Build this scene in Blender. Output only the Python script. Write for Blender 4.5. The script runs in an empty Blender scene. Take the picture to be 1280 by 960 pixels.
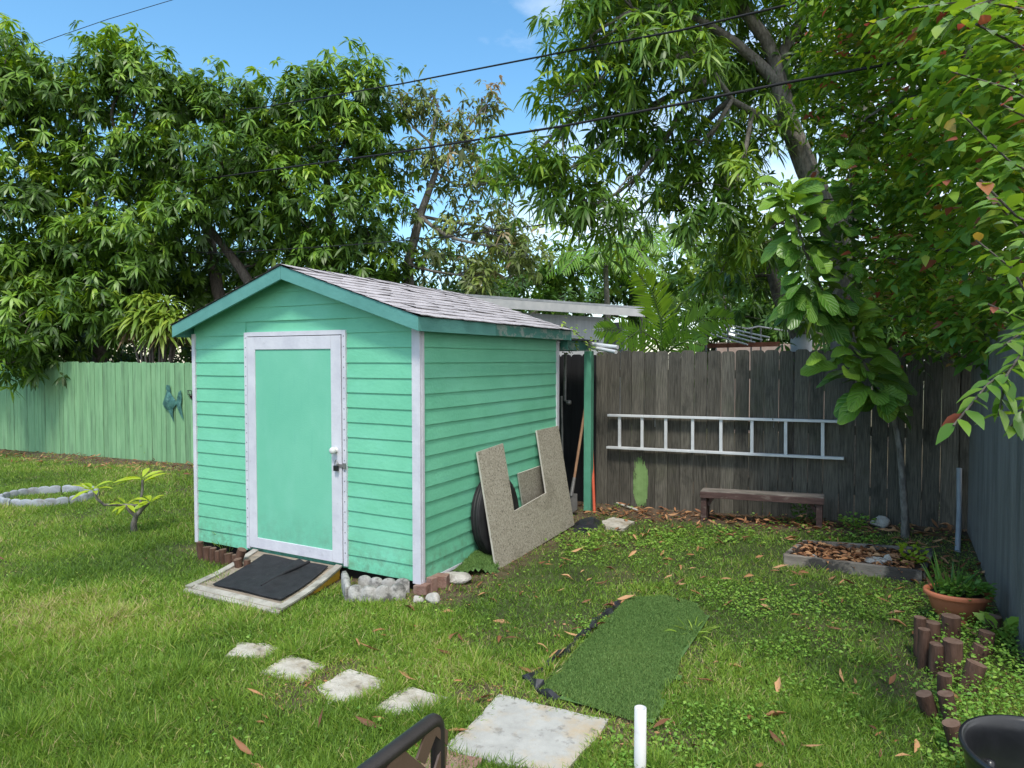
import bpy, math, random
import numpy as np
from mathutils import Vector, Matrix

# ------------------------------------------------------------------ camera, sky, sun, exposure
sc = bpy.context.scene
col = sc.collection
FPX, PITCH, H = 850.0, math.atan(30/850), 1.70
cam_d = bpy.data.cameras.new('camera'); cam = bpy.data.objects.new('camera', cam_d); col.objects.link(cam)
cam.location = (0, 0, H); cam.rotation_euler = (math.pi/2-PITCH, 0, 0)
cam_d.sensor_width = 36; cam_d.lens = FPX/1280*36; cam_d.clip_start = .05; cam_d.clip_end = 500
sc.camera = cam
SUN_EL, SUN_AZ = math.radians(60), math.atan2(-.14, -.99)      # azimuth measured from +Y towards +X
world = bpy.data.worlds.new('World'); sc.world = world; world.use_nodes = True
nt = world.node_tree; nt.nodes.clear()
wo = nt.nodes.new('ShaderNodeOutputWorld'); bg = nt.nodes.new('ShaderNodeBackground')
sky = nt.nodes.new('ShaderNodeTexSky'); sky.sky_type = 'NISHITA'; sky.sun_disc = False
sky.sun_elevation = SUN_EL; sky.sun_rotation = SUN_AZ % (2*math.pi); sky.air_density = 1.0; sky.dust_density = .6; sky.ozone_density = 2.0
tc = nt.nodes.new('ShaderNodeTexCoord'); mp = nt.nodes.new('ShaderNodeMapping'); mp.inputs['Scale'].default_value = (1, 1, 2.2)
mp.inputs['Location'].default_value = (-.25, .1, .3)
nz = nt.nodes.new('ShaderNodeTexNoise'); nz.inputs['Scale'].default_value = 1.9; nz.inputs['Detail'].default_value = 9; nz.inputs['Roughness'].default_value = .55
cr = nt.nodes.new('ShaderNodeValToRGB'); cr.color_ramp.elements[0].position = .53; cr.color_ramp.elements[1].position = .80
mx = nt.nodes.new('ShaderNodeMix'); mx.data_type = 'RGBA'; mx.inputs['B'].default_value = (6.4, 6.6, 6.9, 1)
nt.links.new(tc.outputs['Generated'], mp.inputs['Vector']); nt.links.new(mp.outputs[0], nz.inputs['Vector'])
sx = nt.nodes.new('ShaderNodeSeparateXYZ'); nt.links.new(tc.outputs['Generated'], sx.inputs[0])   # more cloud at right; cloud behind the camera added for softer ambient light
ma = nt.nodes.new('ShaderNodeMath'); ma.operation = 'MULTIPLY_ADD'; ma.inputs[1].default_value = .34
mb_ = nt.nodes.new('ShaderNodeMath'); mb_.operation = 'MULTIPLY_ADD'; mb_.inputs[1].default_value = -.12
nt.links.new(sx.outputs['X'], ma.inputs[0]); nt.links.new(nz.outputs['Fac'], ma.inputs[2]); nt.links.new(sx.outputs['Y'], mb_.inputs[0]); nt.links.new(ma.outputs[0], mb_.inputs[2])
mc_ = nt.nodes.new('ShaderNodeMath'); mc_.inputs[1].default_value = .135; nt.links.new(mb_.outputs[0], mc_.inputs[0]); nt.links.new(mc_.outputs[0], cr.inputs['Fac']); nt.links.new(cr.outputs['Color'], mx.inputs['Factor'])
hsv = nt.nodes.new('ShaderNodeHueSaturation'); hsv.inputs['Saturation'].default_value = 1.2; hsv.inputs['Hue'].default_value = .488; hsv.inputs['Value'].default_value = 1.06; nt.links.new(sky.outputs[0], hsv.inputs['Color']); nt.links.new(hsv.outputs[0], mx.inputs['A']); nt.links.new(mx.outputs['Result'], bg.inputs['Color'])
bg.inputs['Strength'].default_value = .15
nt.links.new(bg.outputs[0], wo.inputs[0])
sd = bpy.data.lights.new('sun', 'SUN'); sun = bpy.data.objects.new('sun', sd); col.objects.link(sun)
sd.energy = 2.15; sd.angle = math.radians(10); sd.color = (1, .95, .86)
tosun = Vector((math.sin(SUN_AZ)*math.cos(SUN_EL), math.cos(SUN_AZ)*math.cos(SUN_EL), math.sin(SUN_EL)))
sun.rotation_euler = tosun.to_track_quat('Z', 'Y').to_euler(); sun.location = (-4, -6, 14)
sc.view_settings.view_transform = 'Standard'; sc.view_settings.look = 'None'
sc.view_settings.exposure = .72; sc.view_settings.gamma = 1; sc.view_settings.use_curve_mapping = False
try:
    sc.cycles.max_bounces = 6; sc.cycles.transparent_max_bounces = 6; sc.cycles.diffuse_bounces = 3; sc.cycles.transmission_bounces = 3; sc.cycles.glossy_bounces = 2
except Exception: pass

# ------------------------------------------------------------------ frames
Fv = np.array([0, math.cos(PITCH), -math.sin(PITCH)]); Uv = np.array([0, math.sin(PITCH), math.cos(PITCH)]); Xv = np.array([1., 0, 0])
CP = np.array([0, 0, H])
def ray(px, py): return Fv + Xv*(px-640)/FPX + Uv*(480-py)/FPX
def P(px, py, depth): return CP + ray(px, py)*depth
AO = np.array([-.67006, 4.92014, 0.]); AA = math.atan2(.4717, .882)
UX = np.array([math.cos(AA), -math.sin(AA), 0]); DX = np.array([math.sin(AA), math.cos(AA), 0]); ZX = np.array([0, 0, 1.])
def W(u, d, z=0): return AO + UX*u + DX*d + ZX*z
def Yd(p): q = np.asarray(p, float)-AO; return np.array([q@UX, q@DX, q[2]])
DF = 3.53      # distance of the back fence in the yard frame
UG = 3.69      # the grey fence
def sm(x, a, b): t = np.clip((np.asarray(x, float)-a)/(b-a), 0, 1); return t*t*(3-2*t)
def gzy(u, d):
    t = u-.62
    z = np.where(t > 0, .04*np.minimum(t, 3.4), 0)*sm(d, 1.2, 3.5) + np.where(t < -5, .021*(np.maximum(t, -16)+5), 0)*sm(d, -1.5, 3.5)
    return z + .012*np.sin(u*1.7+d)*np.cos(d*1.3)*sm(np.abs(u), .2, 1.5)
def gz(x, y):
    x = np.asarray(x, float)-AO[0]; y = np.asarray(y, float)-AO[1]
    return gzy(x*UX[0]+y*UX[1], x*DX[0]+y*DX[1])
def G(px, py, z=None):        # ground point seen at a photo position
    r = ray(px, py); zz = 0 if z is None else z
    for _ in range(12):
        t = (zz-H)/r[2]; p = CP+r*t
        if z is not None: break
        zz = float(gz(p[0], p[1]))
    return p
def YG(px, py, z=None): return Yd(G(px, py, z))
def onplane(px, py, p0, n):
    r = ray(px, py); return CP + r*(((p0-CP)@n)/(r@n))

# ------------------------------------------------------------------ value noise
class VN:
    def __init__(s, seed): s.g = np.random.default_rng(seed).random((64, 64))
    def __call__(s, x, y):
        x = np.asarray(x, float); y = np.asarray(y, float)
        xi = np.floor(x).astype(int); yi = np.floor(y).astype(int); fx = x-xi; fy = y-yi
        fx = fx*fx*(3-2*fx); fy = fy*fy*(3-2*fy); g = s.g
        a = g[xi % 64, yi % 64]; b = g[(xi+1) % 64, yi % 64]; c = g[xi % 64, (yi+1) % 64]; d = g[(xi+1) % 64, (yi+1) % 64]
        return (a*(1-fx)+b*fx)*(1-fy)+(c*(1-fx)+d*fx)*fy
def fbm(vn, x, y, o=3):
    r = 0; a = .5; t = 0
    for i in range(o): r = r+a*vn(x*2**i+7*i, y*2**i+3*i); t += a; a *= .5
    return r/t

# ------------------------------------------------------------------ materials
def mat(name, c1, c2=None, rough=.7, scale=8, bump=.0, bscale=60, stretch=(1, 1, 1), spec=.3, metal=0, third=None, lo=.35, hi=.65, detail=6, coord='Object'):
    m = bpy.data.materials.new(name); m.use_nodes = True; n = m.node_tree; b = n.nodes['Principled BSDF']
    b.inputs['Roughness'].default_value = rough; b.inputs['Metallic'].default_value = metal; b.inputs['Specular IOR Level'].default_value = spec
    t = n.nodes.new('ShaderNodeTexCoord'); mpn = n.nodes.new('ShaderNodeMapping'); mpn.inputs['Scale'].default_value = stretch
    n.links.new(t.outputs[coord], mpn.inputs['Vector'])
    if c2 is None: b.inputs['Base Color'].default_value = (*c1, 1)
    else:
        z = n.nodes.new('ShaderNodeTexNoise'); z.inputs['Scale'].default_value = scale; z.inputs['Detail'].default_value = detail; z.inputs['Roughness'].default_value = .6
        r = n.nodes.new('ShaderNodeValToRGB'); e = r.color_ramp.elements
        e[0].position = lo; e[0].color = (*c1, 1); e[1].position = hi; e[1].color = (*c2, 1)
        if third: k = r.color_ramp.elements.new(min(hi+.12, .98)); k.color = (*third, 1)
        n.links.new(mpn.outputs[0], z.inputs['Vector']); n.links.new(z.outputs['Fac'], r.inputs['Fac']); n.links.new(r.outputs[0], b.inputs['Base Color'])
    if bump:
        z2 = n.nodes.new('ShaderNodeTexNoise'); z2.inputs['Scale'].default_value = bscale; z2.inputs['Detail'].default_value = 5
        bp = n.nodes.new('ShaderNodeBump'); bp.inputs['Strength'].default_value = bump; bp.inputs['Distance'].default_value = .01
        n.links.new(mpn.outputs[0], z2.inputs['Vector']); n.links.new(z2.outputs['Fac'], bp.inputs['Height']); n.links.new(bp.outputs[0], b.inputs['Normal'])
    return m
def vary(m, amt=.35, dark=0, island=True):
    """piece to piece variation of brightness (real colour differences between boards, leaves, stones)"""
    n = m.node_tree; b = n.nodes['Principled BSDF']; src = b.inputs['Base Color']
    g = n.nodes.new('ShaderNodeNewGeometry'); mr = n.nodes.new('ShaderNodeMapRange'); mr.inputs['To Min'].default_value = 1-amt; mr.inputs['To Max'].default_value = 1+amt
    n.links.new(g.outputs['Random Per Island'], mr.inputs['Value'])
    v = n.nodes.new('ShaderNodeVectorMath'); v.operation = 'SCALE'
    if src.is_linked: n.links.new(src.links[0].from_socket, v.inputs[0])
    else: v.inputs[0].default_value = src.default_value[:3]
    n.links.new(mr.outputs[0], v.inputs['Scale']); n.links.new(v.outputs[0], src); return m
def stain(m, c, scale=3, lo=.55, hi=.75, stretch=(1, 1, 1), amt=.8, detail=8):
    n = m.node_tree; b = n.nodes['Principled BSDF']; src = b.inputs['Base Color']
    t = n.nodes.new('ShaderNodeTexCoord'); mpn = n.nodes.new('ShaderNodeMapping'); mpn.inputs['Scale'].default_value = stretch; mpn.inputs['Location'].default_value = (3.1, 1.7, .4)
    z = n.nodes.new('ShaderNodeTexNoise'); z.inputs['Scale'].default_value = scale; z.inputs['Detail'].default_value = detail; z.inputs['Roughness'].default_value = .65
    mr = n.nodes.new('ShaderNodeMapRange'); mr.inputs['From Min'].default_value = lo; mr.inputs['From Max'].default_value = hi; mr.inputs['To Max'].default_value = amt
    x = n.nodes.new('ShaderNodeMix'); x.data_type = 'RGBA'; x.inputs['B'].default_value = (*c, 1)
    n.links.new(t.outputs['Object'], mpn.inputs[0]); n.links.new(mpn.outputs[0], z.inputs[0]); n.links.new(z.outputs['Fac'], mr.inputs['Value']); n.links.new(mr.outputs[0], x.inputs['Factor'])
    if src.is_linked: n.links.new(src.links[0].from_socket, x.inputs['A'])
    else: x.inputs['A'].default_value = src.default_value
    n.links.new(x.outputs['Result'], src); return m
def leafmat(name, stops, rough=.42, trans=.28, spec=.4):
    m = bpy.data.materials.new(name); m.use_nodes = True; n = m.node_tree; b = n.nodes['Principled BSDF']; out = n.nodes['Material Output']
    b.inputs['Roughness'].default_value = rough; b.inputs['Specular IOR Level'].default_value = spec
    a = n.nodes.new('ShaderNodeAttribute'); a.attribute_name = 'tone'
    r = n.nodes.new('ShaderNodeValToRGB'); els = r.color_ramp.elements
    els[0].position = stops[0][0]; els[0].color = (*stops[0][1], 1); els[1].position = stops[-1][0]; els[1].color = (*stops[-1][1], 1)
    for p, c in stops[1:-1]: k = els.new(p); k.color = (*c, 1)
    t = n.nodes.new('ShaderNodeBsdfTranslucent'); x = n.nodes.new('ShaderNodeMixShader'); x.inputs[0].default_value = trans
    hs = n.nodes.new('ShaderNodeHueSaturation'); hs.inputs['Hue'].default_value = .485; hs.inputs['Value'].default_value = 1.5; hs.inputs['Saturation'].default_value = 1.1
    n.links.new(a.outputs['Fac'], r.inputs[0]); n.links.new(r.outputs[0], b.inputs['Base Color']); n.links.new(r.outputs[0], hs.inputs['Color']); n.links.new(hs.outputs[0], t.inputs[0])
    n.links.new(b.outputs[0], x.inputs[1]); n.links.new(t.outputs[0], x.inputs[2]); n.links.new(x.outputs[0], out.inputs[0]); return m
M = {}
M['siding'] = stain(mat('mint_paint', (.14, .475, .30), (.17, .535, .345), .5, 2.5, .25, 40, spec=.35), (.10, .38, .27), 5, .58, .8, (1, 1, 3), .5)
def splash(m, c=(.10, .085, .05), z0=.08, z1=.42, amt=.7):
    n = m.node_tree; b = n.nodes['Principled BSDF']; src = b.inputs['Base Color'].links[0].from_socket
    t = n.nodes.new('ShaderNodeNewGeometry'); sp = n.nodes.new('ShaderNodeSeparateXYZ'); n.links.new(t.outputs['Position'], sp.inputs[0])
    mr = n.nodes.new('ShaderNodeMapRange'); mr.inputs['From Min'].default_value = z1; mr.inputs['From Max'].default_value = z0; n.links.new(sp.outputs['Z'], mr.inputs['Value'])
    z = n.nodes.new('ShaderNodeTexNoise'); z.inputs['Scale'].default_value = 14; z.inputs['Detail'].default_value = 10; z.inputs['Roughness'].default_value = .7; n.links.new(t.outputs['Position'], z.inputs[0])
    r2 = n.nodes.new('ShaderNodeMapRange'); r2.inputs['From Min'].default_value = .42; r2.inputs['From Max'].default_value = .72; n.links.new(z.outputs['Fac'], r2.inputs['Value'])
    k = n.nodes.new('ShaderNodeMath'); k.operation = 'MULTIPLY'; n.links.new(mr.outputs[0], k.inputs[0]); n.links.new(r2.outputs[0], k.inputs[1])
    k2 = n.nodes.new('ShaderNodeMath'); k2.operation = 'MULTIPLY'; k2.inputs[1].default_value = amt; n.links.new(k.outputs[0], k2.inputs[0])
    x = n.nodes.new('ShaderNodeMix'); x.data_type = 'RGBA'; x.inputs['B'].default_value = (*c, 1); n.links.new(k2.outputs[0], x.inputs['Factor']); n.links.new(src, x.inputs['A']); n.links.new(x.outputs['Result'], b.inputs['Base Color']); return m
M['siding'] = splash(stain(M['siding'], (.20, .58, .42), 1.3, .48, .75, (1, 1, 2), .8)); stain(M['siding'], (.075, .28, .20), 22, .68, .74, (1, 1, 2.5), .6)
M['panel'] = stain(mat('mint_panel', (.145, .475, .325), (.175, .52, .36), .55, 1.8, .12, 90), (.22, .55, .42), 3, .5, .8, (2, 2, .6), .5)
splash(M['panel'], z0=.15, z1=.5, amt=.4); stain(M['panel'], (.10, .40, .30), 5, .58, .8, (5, 5, .5), .45)
M['teal'] = mat('teal_paint', (.085, .255, .225), (.11, .31, .275), .5, 4, .2, 50)
M['teal_peel'] = stain(mat('teal_peeling', (.055, .185, .155), (.075, .24, .20), .6, 4, .3, 50), (.30, .34, .31), 9, .50, .56, (1, 1, 1.4), .75, 12)
M['teal_post'] = stain(mat('post_paint', (.09, .30, .20), (.115, .36, .245), .55, 5, .2, 50), (.06, .15, .11), 6, .5, .7, (3, 3, .5), .6)
M['white'] = stain(mat('white_paint', (.52, .52, .58), (.62, .62, .67), .5, 6, .15, 50), (.34, .34, .36), 12, .62, .75, (1, 1, 1), .55)
M['shingle'] = vary(stain(mat('shingle', (.37, .35, .365), (.49, .465, .485), .9, 40, .6, 300, detail=8), (.20, .185, .19), 3.5, .6, .8, (1, 1, 1), .5), .12)
M['dark'] = mat('dark_gap', (.015, .014, .012), rough=.9)
M['soffit'] = mat('soffit_paint', (.06, .26, .19), (.08, .31, .23), .6, 5)
M['wood_grey'] = vary(stain(mat('weathered_wood', (.058, .053, .043), (.150, .137, .110), .85, 16, .7, 40, (7, 7, .35), lo=.34, hi=.66), (.017, .017, .014), 3, .54, .72, (1.8, 1.8, .8), .8), .28)
stain(M['wood_grey'], (.07, .085, .035), 1.6, .55, .8, (1, 1, 1), .45)
M['wood_black'] = vary(mat('black_boards', (.010, .010, .012), (.018, .018, .02), .8, 5, .4, 40, (6, 6, .7)), .2)
M['green_fence'] = vary(stain(mat('green_fence_paint', (.17, .34, .17), (.23, .42, .22), .75, 3, .3, 40, (4, 4, .6)), (.10, .17, .10), 3, .5, .72, (3, 3, .35), .8), .14)
M['grey_metal'] = stain(mat('grey_corrugated', (.15, .142, .13), (.20, .19, .175), .7, 3, .1, 60, (3, 3, .5), spec=.2), (.06, .06, .06), 2.5, .45, .75, (3, 3, .3), .6)
M['alu'] = mat('aluminium', (.58, .59, .60), (.68, .69, .70), .45, 9, .1, 90, metal=.15, spec=.5)
M['alu_dull'] = mat('dull_metal', (.16, .16, .16), (.3, .3, .3), .5, 9, metal=.5)
M['bench'] = stain(mat('bench_wood', (.060, .034, .030), (.105, .062, .055), .8, 6, .5, 50, (1, 5, 5)), (.20, .17, .14), 7, .55, .65, (1, 3, 3), .6)
M['bench_top'] = stain(mat('bench_top', (.13, .11, .095), (.24, .21, .18), .85, 6, .5, 50, (1, 5, 5)), (.05, .05, .035), 5, .5, .7, (1, 3, 3), .8)
M['deck_wood'] = vary(stain(mat('ramp_wood', (.20, .165, .125), (.34, .285, .22), .85, 6, .5, 50, (1, 6, 6)), (.13, .12, .10), 6, .5, .72, (1, 2, 2), .8), .12)
M['deck_pale'] = stain(mat('ramp_edge_paint', (.27, .25, .215), (.40, .375, .33), .8, 6, .4, 50), (.16, .15, .13), 9, .5, .65, (1, 1, 1), .8)
M['yellow'] = stain(mat('yellow_paint', (.55, .30, .03), (.62, .36, .05), .7, 6, .3, 50), (.10, .07, .03), 10, .5, .6, (1, 1, 1), .8)
M['rubber'] = mat('rubber', (.012, .012, .014), (.02, .02, .022), .55, 10, .2, 80)
M['mat_black'] = stain(mat('mat_black', (.014, .014, .017), (.024, .024, .028), .85, 12, .4, 160), (.06, .055, .05), 14, .6, .75, (1, 1, 1), .5)
M['chip'] = stain(stain(mat('particle_board', (.27, .245, .19), (.44, .41, .335), .9, 55, .5, 120, detail=4), (.06, .05, .038), 75, .585, .65, (1, 1, 1), .85, 2), (.13, .115, .08), 3, .55, .8, (1, 1, 1), .7)
M['chip_edge'] = mat('board_edge', (.42, .40, .35), (.5, .48, .43), .9, 20)
M['concrete'] = stain(mat('old_concrete', (.26, .25, .235), (.40, .39, .365), .9, 14, .6, 90), (.06, .06, .055), 11, .47, .60, (1, 1, 1), .8)
M['ring'] = vary(stain(mat('painted_edger', (.22, .245, .28), (.32, .35, .385), .85, 10, .4, 90), (.16, .15, .14), 9, .5, .65, (1, 1, 1), .6), .12)
M['paver'] = stain(stain(mat('paver', (.40, .375, .32), (.52, .49, .43), .92, 18, .7, 120), (.24, .19, .12), 5, .48, .66, (1, 1, 1), .8), (.11, .10, .085), 18, .56, .66, (1, 1, 1), .7)
M['slab'] = stain(stain(mat('slab', (.34, .335, .31), (.43, .425, .395), .9, 12, .5, 160), (.46, .34, .19), 2.8, .50, .66, (1, 1, 1), .75), (.17, .16, .14), 16, .58, .68, (1, 1, 1), .6)
M['brick'] = vary(stain(mat('brick', (.20, .11, .085), (.29, .18, .145), .9, 20, .5, 100), (.3, .26, .22), 9, .5, .7, (1, 1, 1), .5), .15)
M['rock'] = stain(mat('rock', (.30, .28, .25), (.50, .48, .44), .9, 9, .7, 60), (.10, .09, .07), 7, .5, .7, (1, 1, 1), .7)
M['log'] = vary(mat('log_stake', (.055, .028, .018), (.12, .065, .045), .85, 7, .6, 50, (3, 3, .7)), .25)
M['log_end'] = mat('log_end', (.11, .065, .045), (.17, .11, .08), .9, 30)
M['terra'] = stain(mat('terracotta', (.42, .135, .065), (.50, .17, .085), .55, 6, .1, 60), (.28, .10, .06), 8, .5, .8, (1, 1, 1), .5)
M['tub'] = mat('black_plastic', (.011, .012, .014), (.018, .019, .022), .28, 8, .05, 60, spec=.5)
M['soil'] = mat('soil', (.018, .012, .008), (.06, .038, .025), .95, 20, .9, 60)
M['pvc'] = stain(mat('white_pvc', (.54, .54, .53), (.60, .60, .59), .4, 6), (.35, .32, .27), 14, .58, .72, (1, 1, .6), .6)
M['conduit'] = mat('grey_conduit', (.30, .32, .35), (.38, .40, .43), .45, 6)
M['handle'] = mat('tool_handle', (.22, .12, .07), (.32, .19, .11), .7, 9, .2, 60, (3, 3, .5))
M['steel'] = mat('tool_steel', (.16, .16, .16), (.27, .26, .25), .5, 12, metal=.5)
M['red'] = mat('orange_red_pole', (.50, .085, .04), (.58, .11, .055), .5, 6)
M['bark'] = stain(mat('bark', (.055, .045, .038), (.17, .15, .13), .9, 10, .9, 30, (3, 3, .8), lo=.3, hi=.7), (.03, .028, .022), 3, .5, .7, (1, 1, .5), .6)
M['bark_pale'] = stain(mat('pale_bark', (.085, .078, .068), (.27, .25, .225), .9, 14, 1.0, 26, (2.5, 2.5, .9), lo=.3, hi=.7), (.05, .045, .038), 4, .5, .7, (1, 1, .5), .6)
M['bronze'] = mat('bronze_metal', (.13, .085, .062), (.16, .105, .078), .42, 8, .08, 120, metal=.35, spec=.5)
M['tube_black'] = mat('dark_tube', (.018, .015, .014), (.025, .021, .019), .45, 8, .1, 100, spec=.5)
M['verdigris'] = stain(mat('verdigris', (.03, .09, .085), (.09, .24, .20), .5, 12, .4, 60, metal=.3), (.20, .38, .34), 9, .55, .7, (1, 1, 1), .7)
M['rachis'] = mat('green_stalk', (.12, .20, .04), (.17, .26, .06), .5, 8)
M['wire'] = mat('dark_wire', (.02, .02, .02), rough=.6)
M['cable'] = mat('cable_rubber', (.013, .013, .015), rough=.7)
M['knob'] = mat('white_knob', (.6, .6, .58), (.68, .68, .66), .35, 6)
M['wall_grey'] = mat('grey_house_wall', (.46, .50, .56), (.56, .60, .66), .8, 3, .1, 30, (6, 6, .3))
M['wall_white'] = mat('white_wall', (.50, .52, .54), (.6, .61, .62), .8, 5)
M['metal_roof'] = stain(mat('metal_roof', (.30, .33, .36), (.42, .45, .48), .5, 3), (.16, .17, .18), 4, .5, .7, (1, 1, 1), .6)
M['rust'] = mat('rusty_iron', (.17, .06, .035), (.26, .10, .06), .8, 12, .3, 60)
M['tarp'] = mat('black_sheet', (.012, .013, .016), (.03, .032, .04), .4, 10, .3, 20)
M['bed_wood'] = stain(mat('bed_wood', (.17, .145, .12), (.27, .235, .20), .85, 7, .5, 50, (1, 4, 4)), (.03, .03, .03), 2.2, .50, .56, (1, 1, 1), .9)
M['brush_green'] = stain(mat('lime_paint_patch', (.16, .27, .09), (.22, .35, .13), .8, 8), (.05, .07, .03), 12, .58, .66, (1, 1, .5), .8)

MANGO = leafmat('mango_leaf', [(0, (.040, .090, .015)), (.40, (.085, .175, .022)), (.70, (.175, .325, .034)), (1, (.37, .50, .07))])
MANGO2 = leafmat('long_leaf', [(0, (.045, .105, .016)), (.45, (.10, .21, .025)), (.8, (.22, .36, .04)), (1, (.38, .50, .06))])
BUSHL = leafmat('shrub_leaf', [(0, (.045, .11, .02)), (.50, (.105, .225, .032)), (.85, (.23, .37, .045)), (.95, (.34, .36, .05)), (.97, (.36, .15, .06)), (1, (.34, .11, .07))], .35, .35)
DRYT = leafmat('thinning_leaf', [(0, (.07, .09, .035)), (.5, (.13, .18, .045)), (.8, (.21, .28, .055)), (1, (.28, .21, .11))])
FARL = leafmat('far_leaf', [(0, (.05, .12, .022)), (.5, (.12, .24, .035)), (1, (.29, .40, .06))], .5, .35)
FIG = leafmat('fiddle_leaf', [(0, (.035, .10, .016)), (.5, (.09, .22, .028)), (1, (.25, .42, .05))], .34, .22)
def veins(m):
    n = m.node_tree; b = n.nodes['Principled BSDF']; uv = n.nodes.new('ShaderNodeUVMap'); sp = n.nodes.new('ShaderNodeSeparateXYZ'); n.links.new(uv.outputs[0], sp.inputs[0])
    def mt(op, a, c=None):
        k = n.nodes.new('ShaderNodeMath'); k.operation = op
        for i, v in enumerate((a, c)):
            if v is None: continue
            if isinstance(v, (int, float)): k.inputs[i].default_value = v
            else: n.links.new(v, k.inputs[i])
        return k.outputs[0]
    ax = mt('ABSOLUTE', mt('SUBTRACT', sp.outputs['X'], .5)); ph = mt('SUBTRACT', mt('MULTIPLY', sp.outputs['Y'], 46), mt('MULTIPLY', ax, 30)); w = mt('POWER', mt('MULTIPLY', mt('ADD', mt('SINE', ph), 1), .5), 5)
    mid = mt('LESS_THAN', ax, .03); h = mt('MAXIMUM', w, mid); bp = n.nodes.new('ShaderNodeBump'); bp.inputs['Strength'].default_value = .9; bp.inputs['Distance'].default_value = .006; bp.invert = True
    n.links.new(h, bp.inputs['Height']); n.links.new(bp.outputs[0], b.inputs['Normal']); src = b.inputs['Base Color'].links[0].from_socket
    x = n.nodes.new('ShaderNodeMix'); x.data_type = 'RGBA'; x.inputs['B'].default_value = (.30, .46, .12, 1); n.links.new(mt('MULTIPLY', h, .35), x.inputs['Factor']); n.links.new(src, x.inputs['A']); n.links.new(x.outputs['Result'], b.inputs['Base Color'])
veins(FIG)
PALML = leafmat('palm_leaf', [(0, (.08, .19, .03)), (.6, (.18, .36, .04)), (1, (.32, .50, .06))], .38, .4)
STRAP = leafmat('strap_leaf', [(0, (.20, .13, .07)), (.12, (.24, .19, .10)), (.2, (.06, .13, .02)), (.6, (.14, .24, .03)), (1, (.28, .36, .05))], .4, .25)
LIME = leafmat('lime_leaf', [(0, (.28, .42, .03)), (1, (.46, .56, .05))], .4, .35)
POTL = leafmat('pot_leaf', [(0, (.04, .11, .02)), (1, (.13, .27, .04))], .4, .25)
WEED = leafmat('weed_leaf', [(0, (.07, .16, .022)), (.5, (.155, .31, .04)), (1, (.30, .44, .07))], .5, .25)
GRASSM = leafmat('grass_blade', [(0, (.075, .145, .022)), (.35, (.145, .26, .034)), (.75, (.245, .375, .05)), (.92, (.34, .39, .08)), (1, (.48, .40, .20))], .5, .25, .3)
TURFM = leafmat('turf_pile', [(0, (.075, .15, .04)), (.6, (.13, .23, .06)), (1, (.22, .31, .10))], .6, .1, .2)
DRY = leafmat('dry_leaf', [(0, (.12, .055, .028)), (.5, (.32, .145, .065)), (1, (.52, .30, .15))], .6, .12, .3)

# ------------------------------------------------------------------ object helpers
BASE = {}
def tag(o, label=None, cat=None, group=None, kind=None):
    if label: o['label'] = label
    if cat: o['category'] = cat
    if group: o['group'] = group
    if kind: o['kind'] = kind
    return o
def empty(name, base, label=None, cat=None, group=None, yard=True):
    o = bpy.data.objects.new(name, None); col.objects.link(o); o.empty_display_size = .2
    base = np.array(base, float)
    o.location = W(*base) if yard else base
    if yard: o.rotation_euler = (0, 0, -AA)
    BASE[o.name] = base; return tag(o, label, cat, group)
def link(name, me, m, parent, base, yard):
    o = bpy.data.objects.new(name, me); col.objects.link(o)
    ms = m if isinstance(m, (list, tuple)) else [m]
    for k in ms: me.materials.append(k)
    if parent is not None: o.parent = parent; BASE[o.name] = BASE[parent.name]
    else:
        BASE[o.name] = base; o.location = W(*base) if yard else base
        if yard: o.rotation_euler = (0, 0, -AA)
    return o
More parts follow.
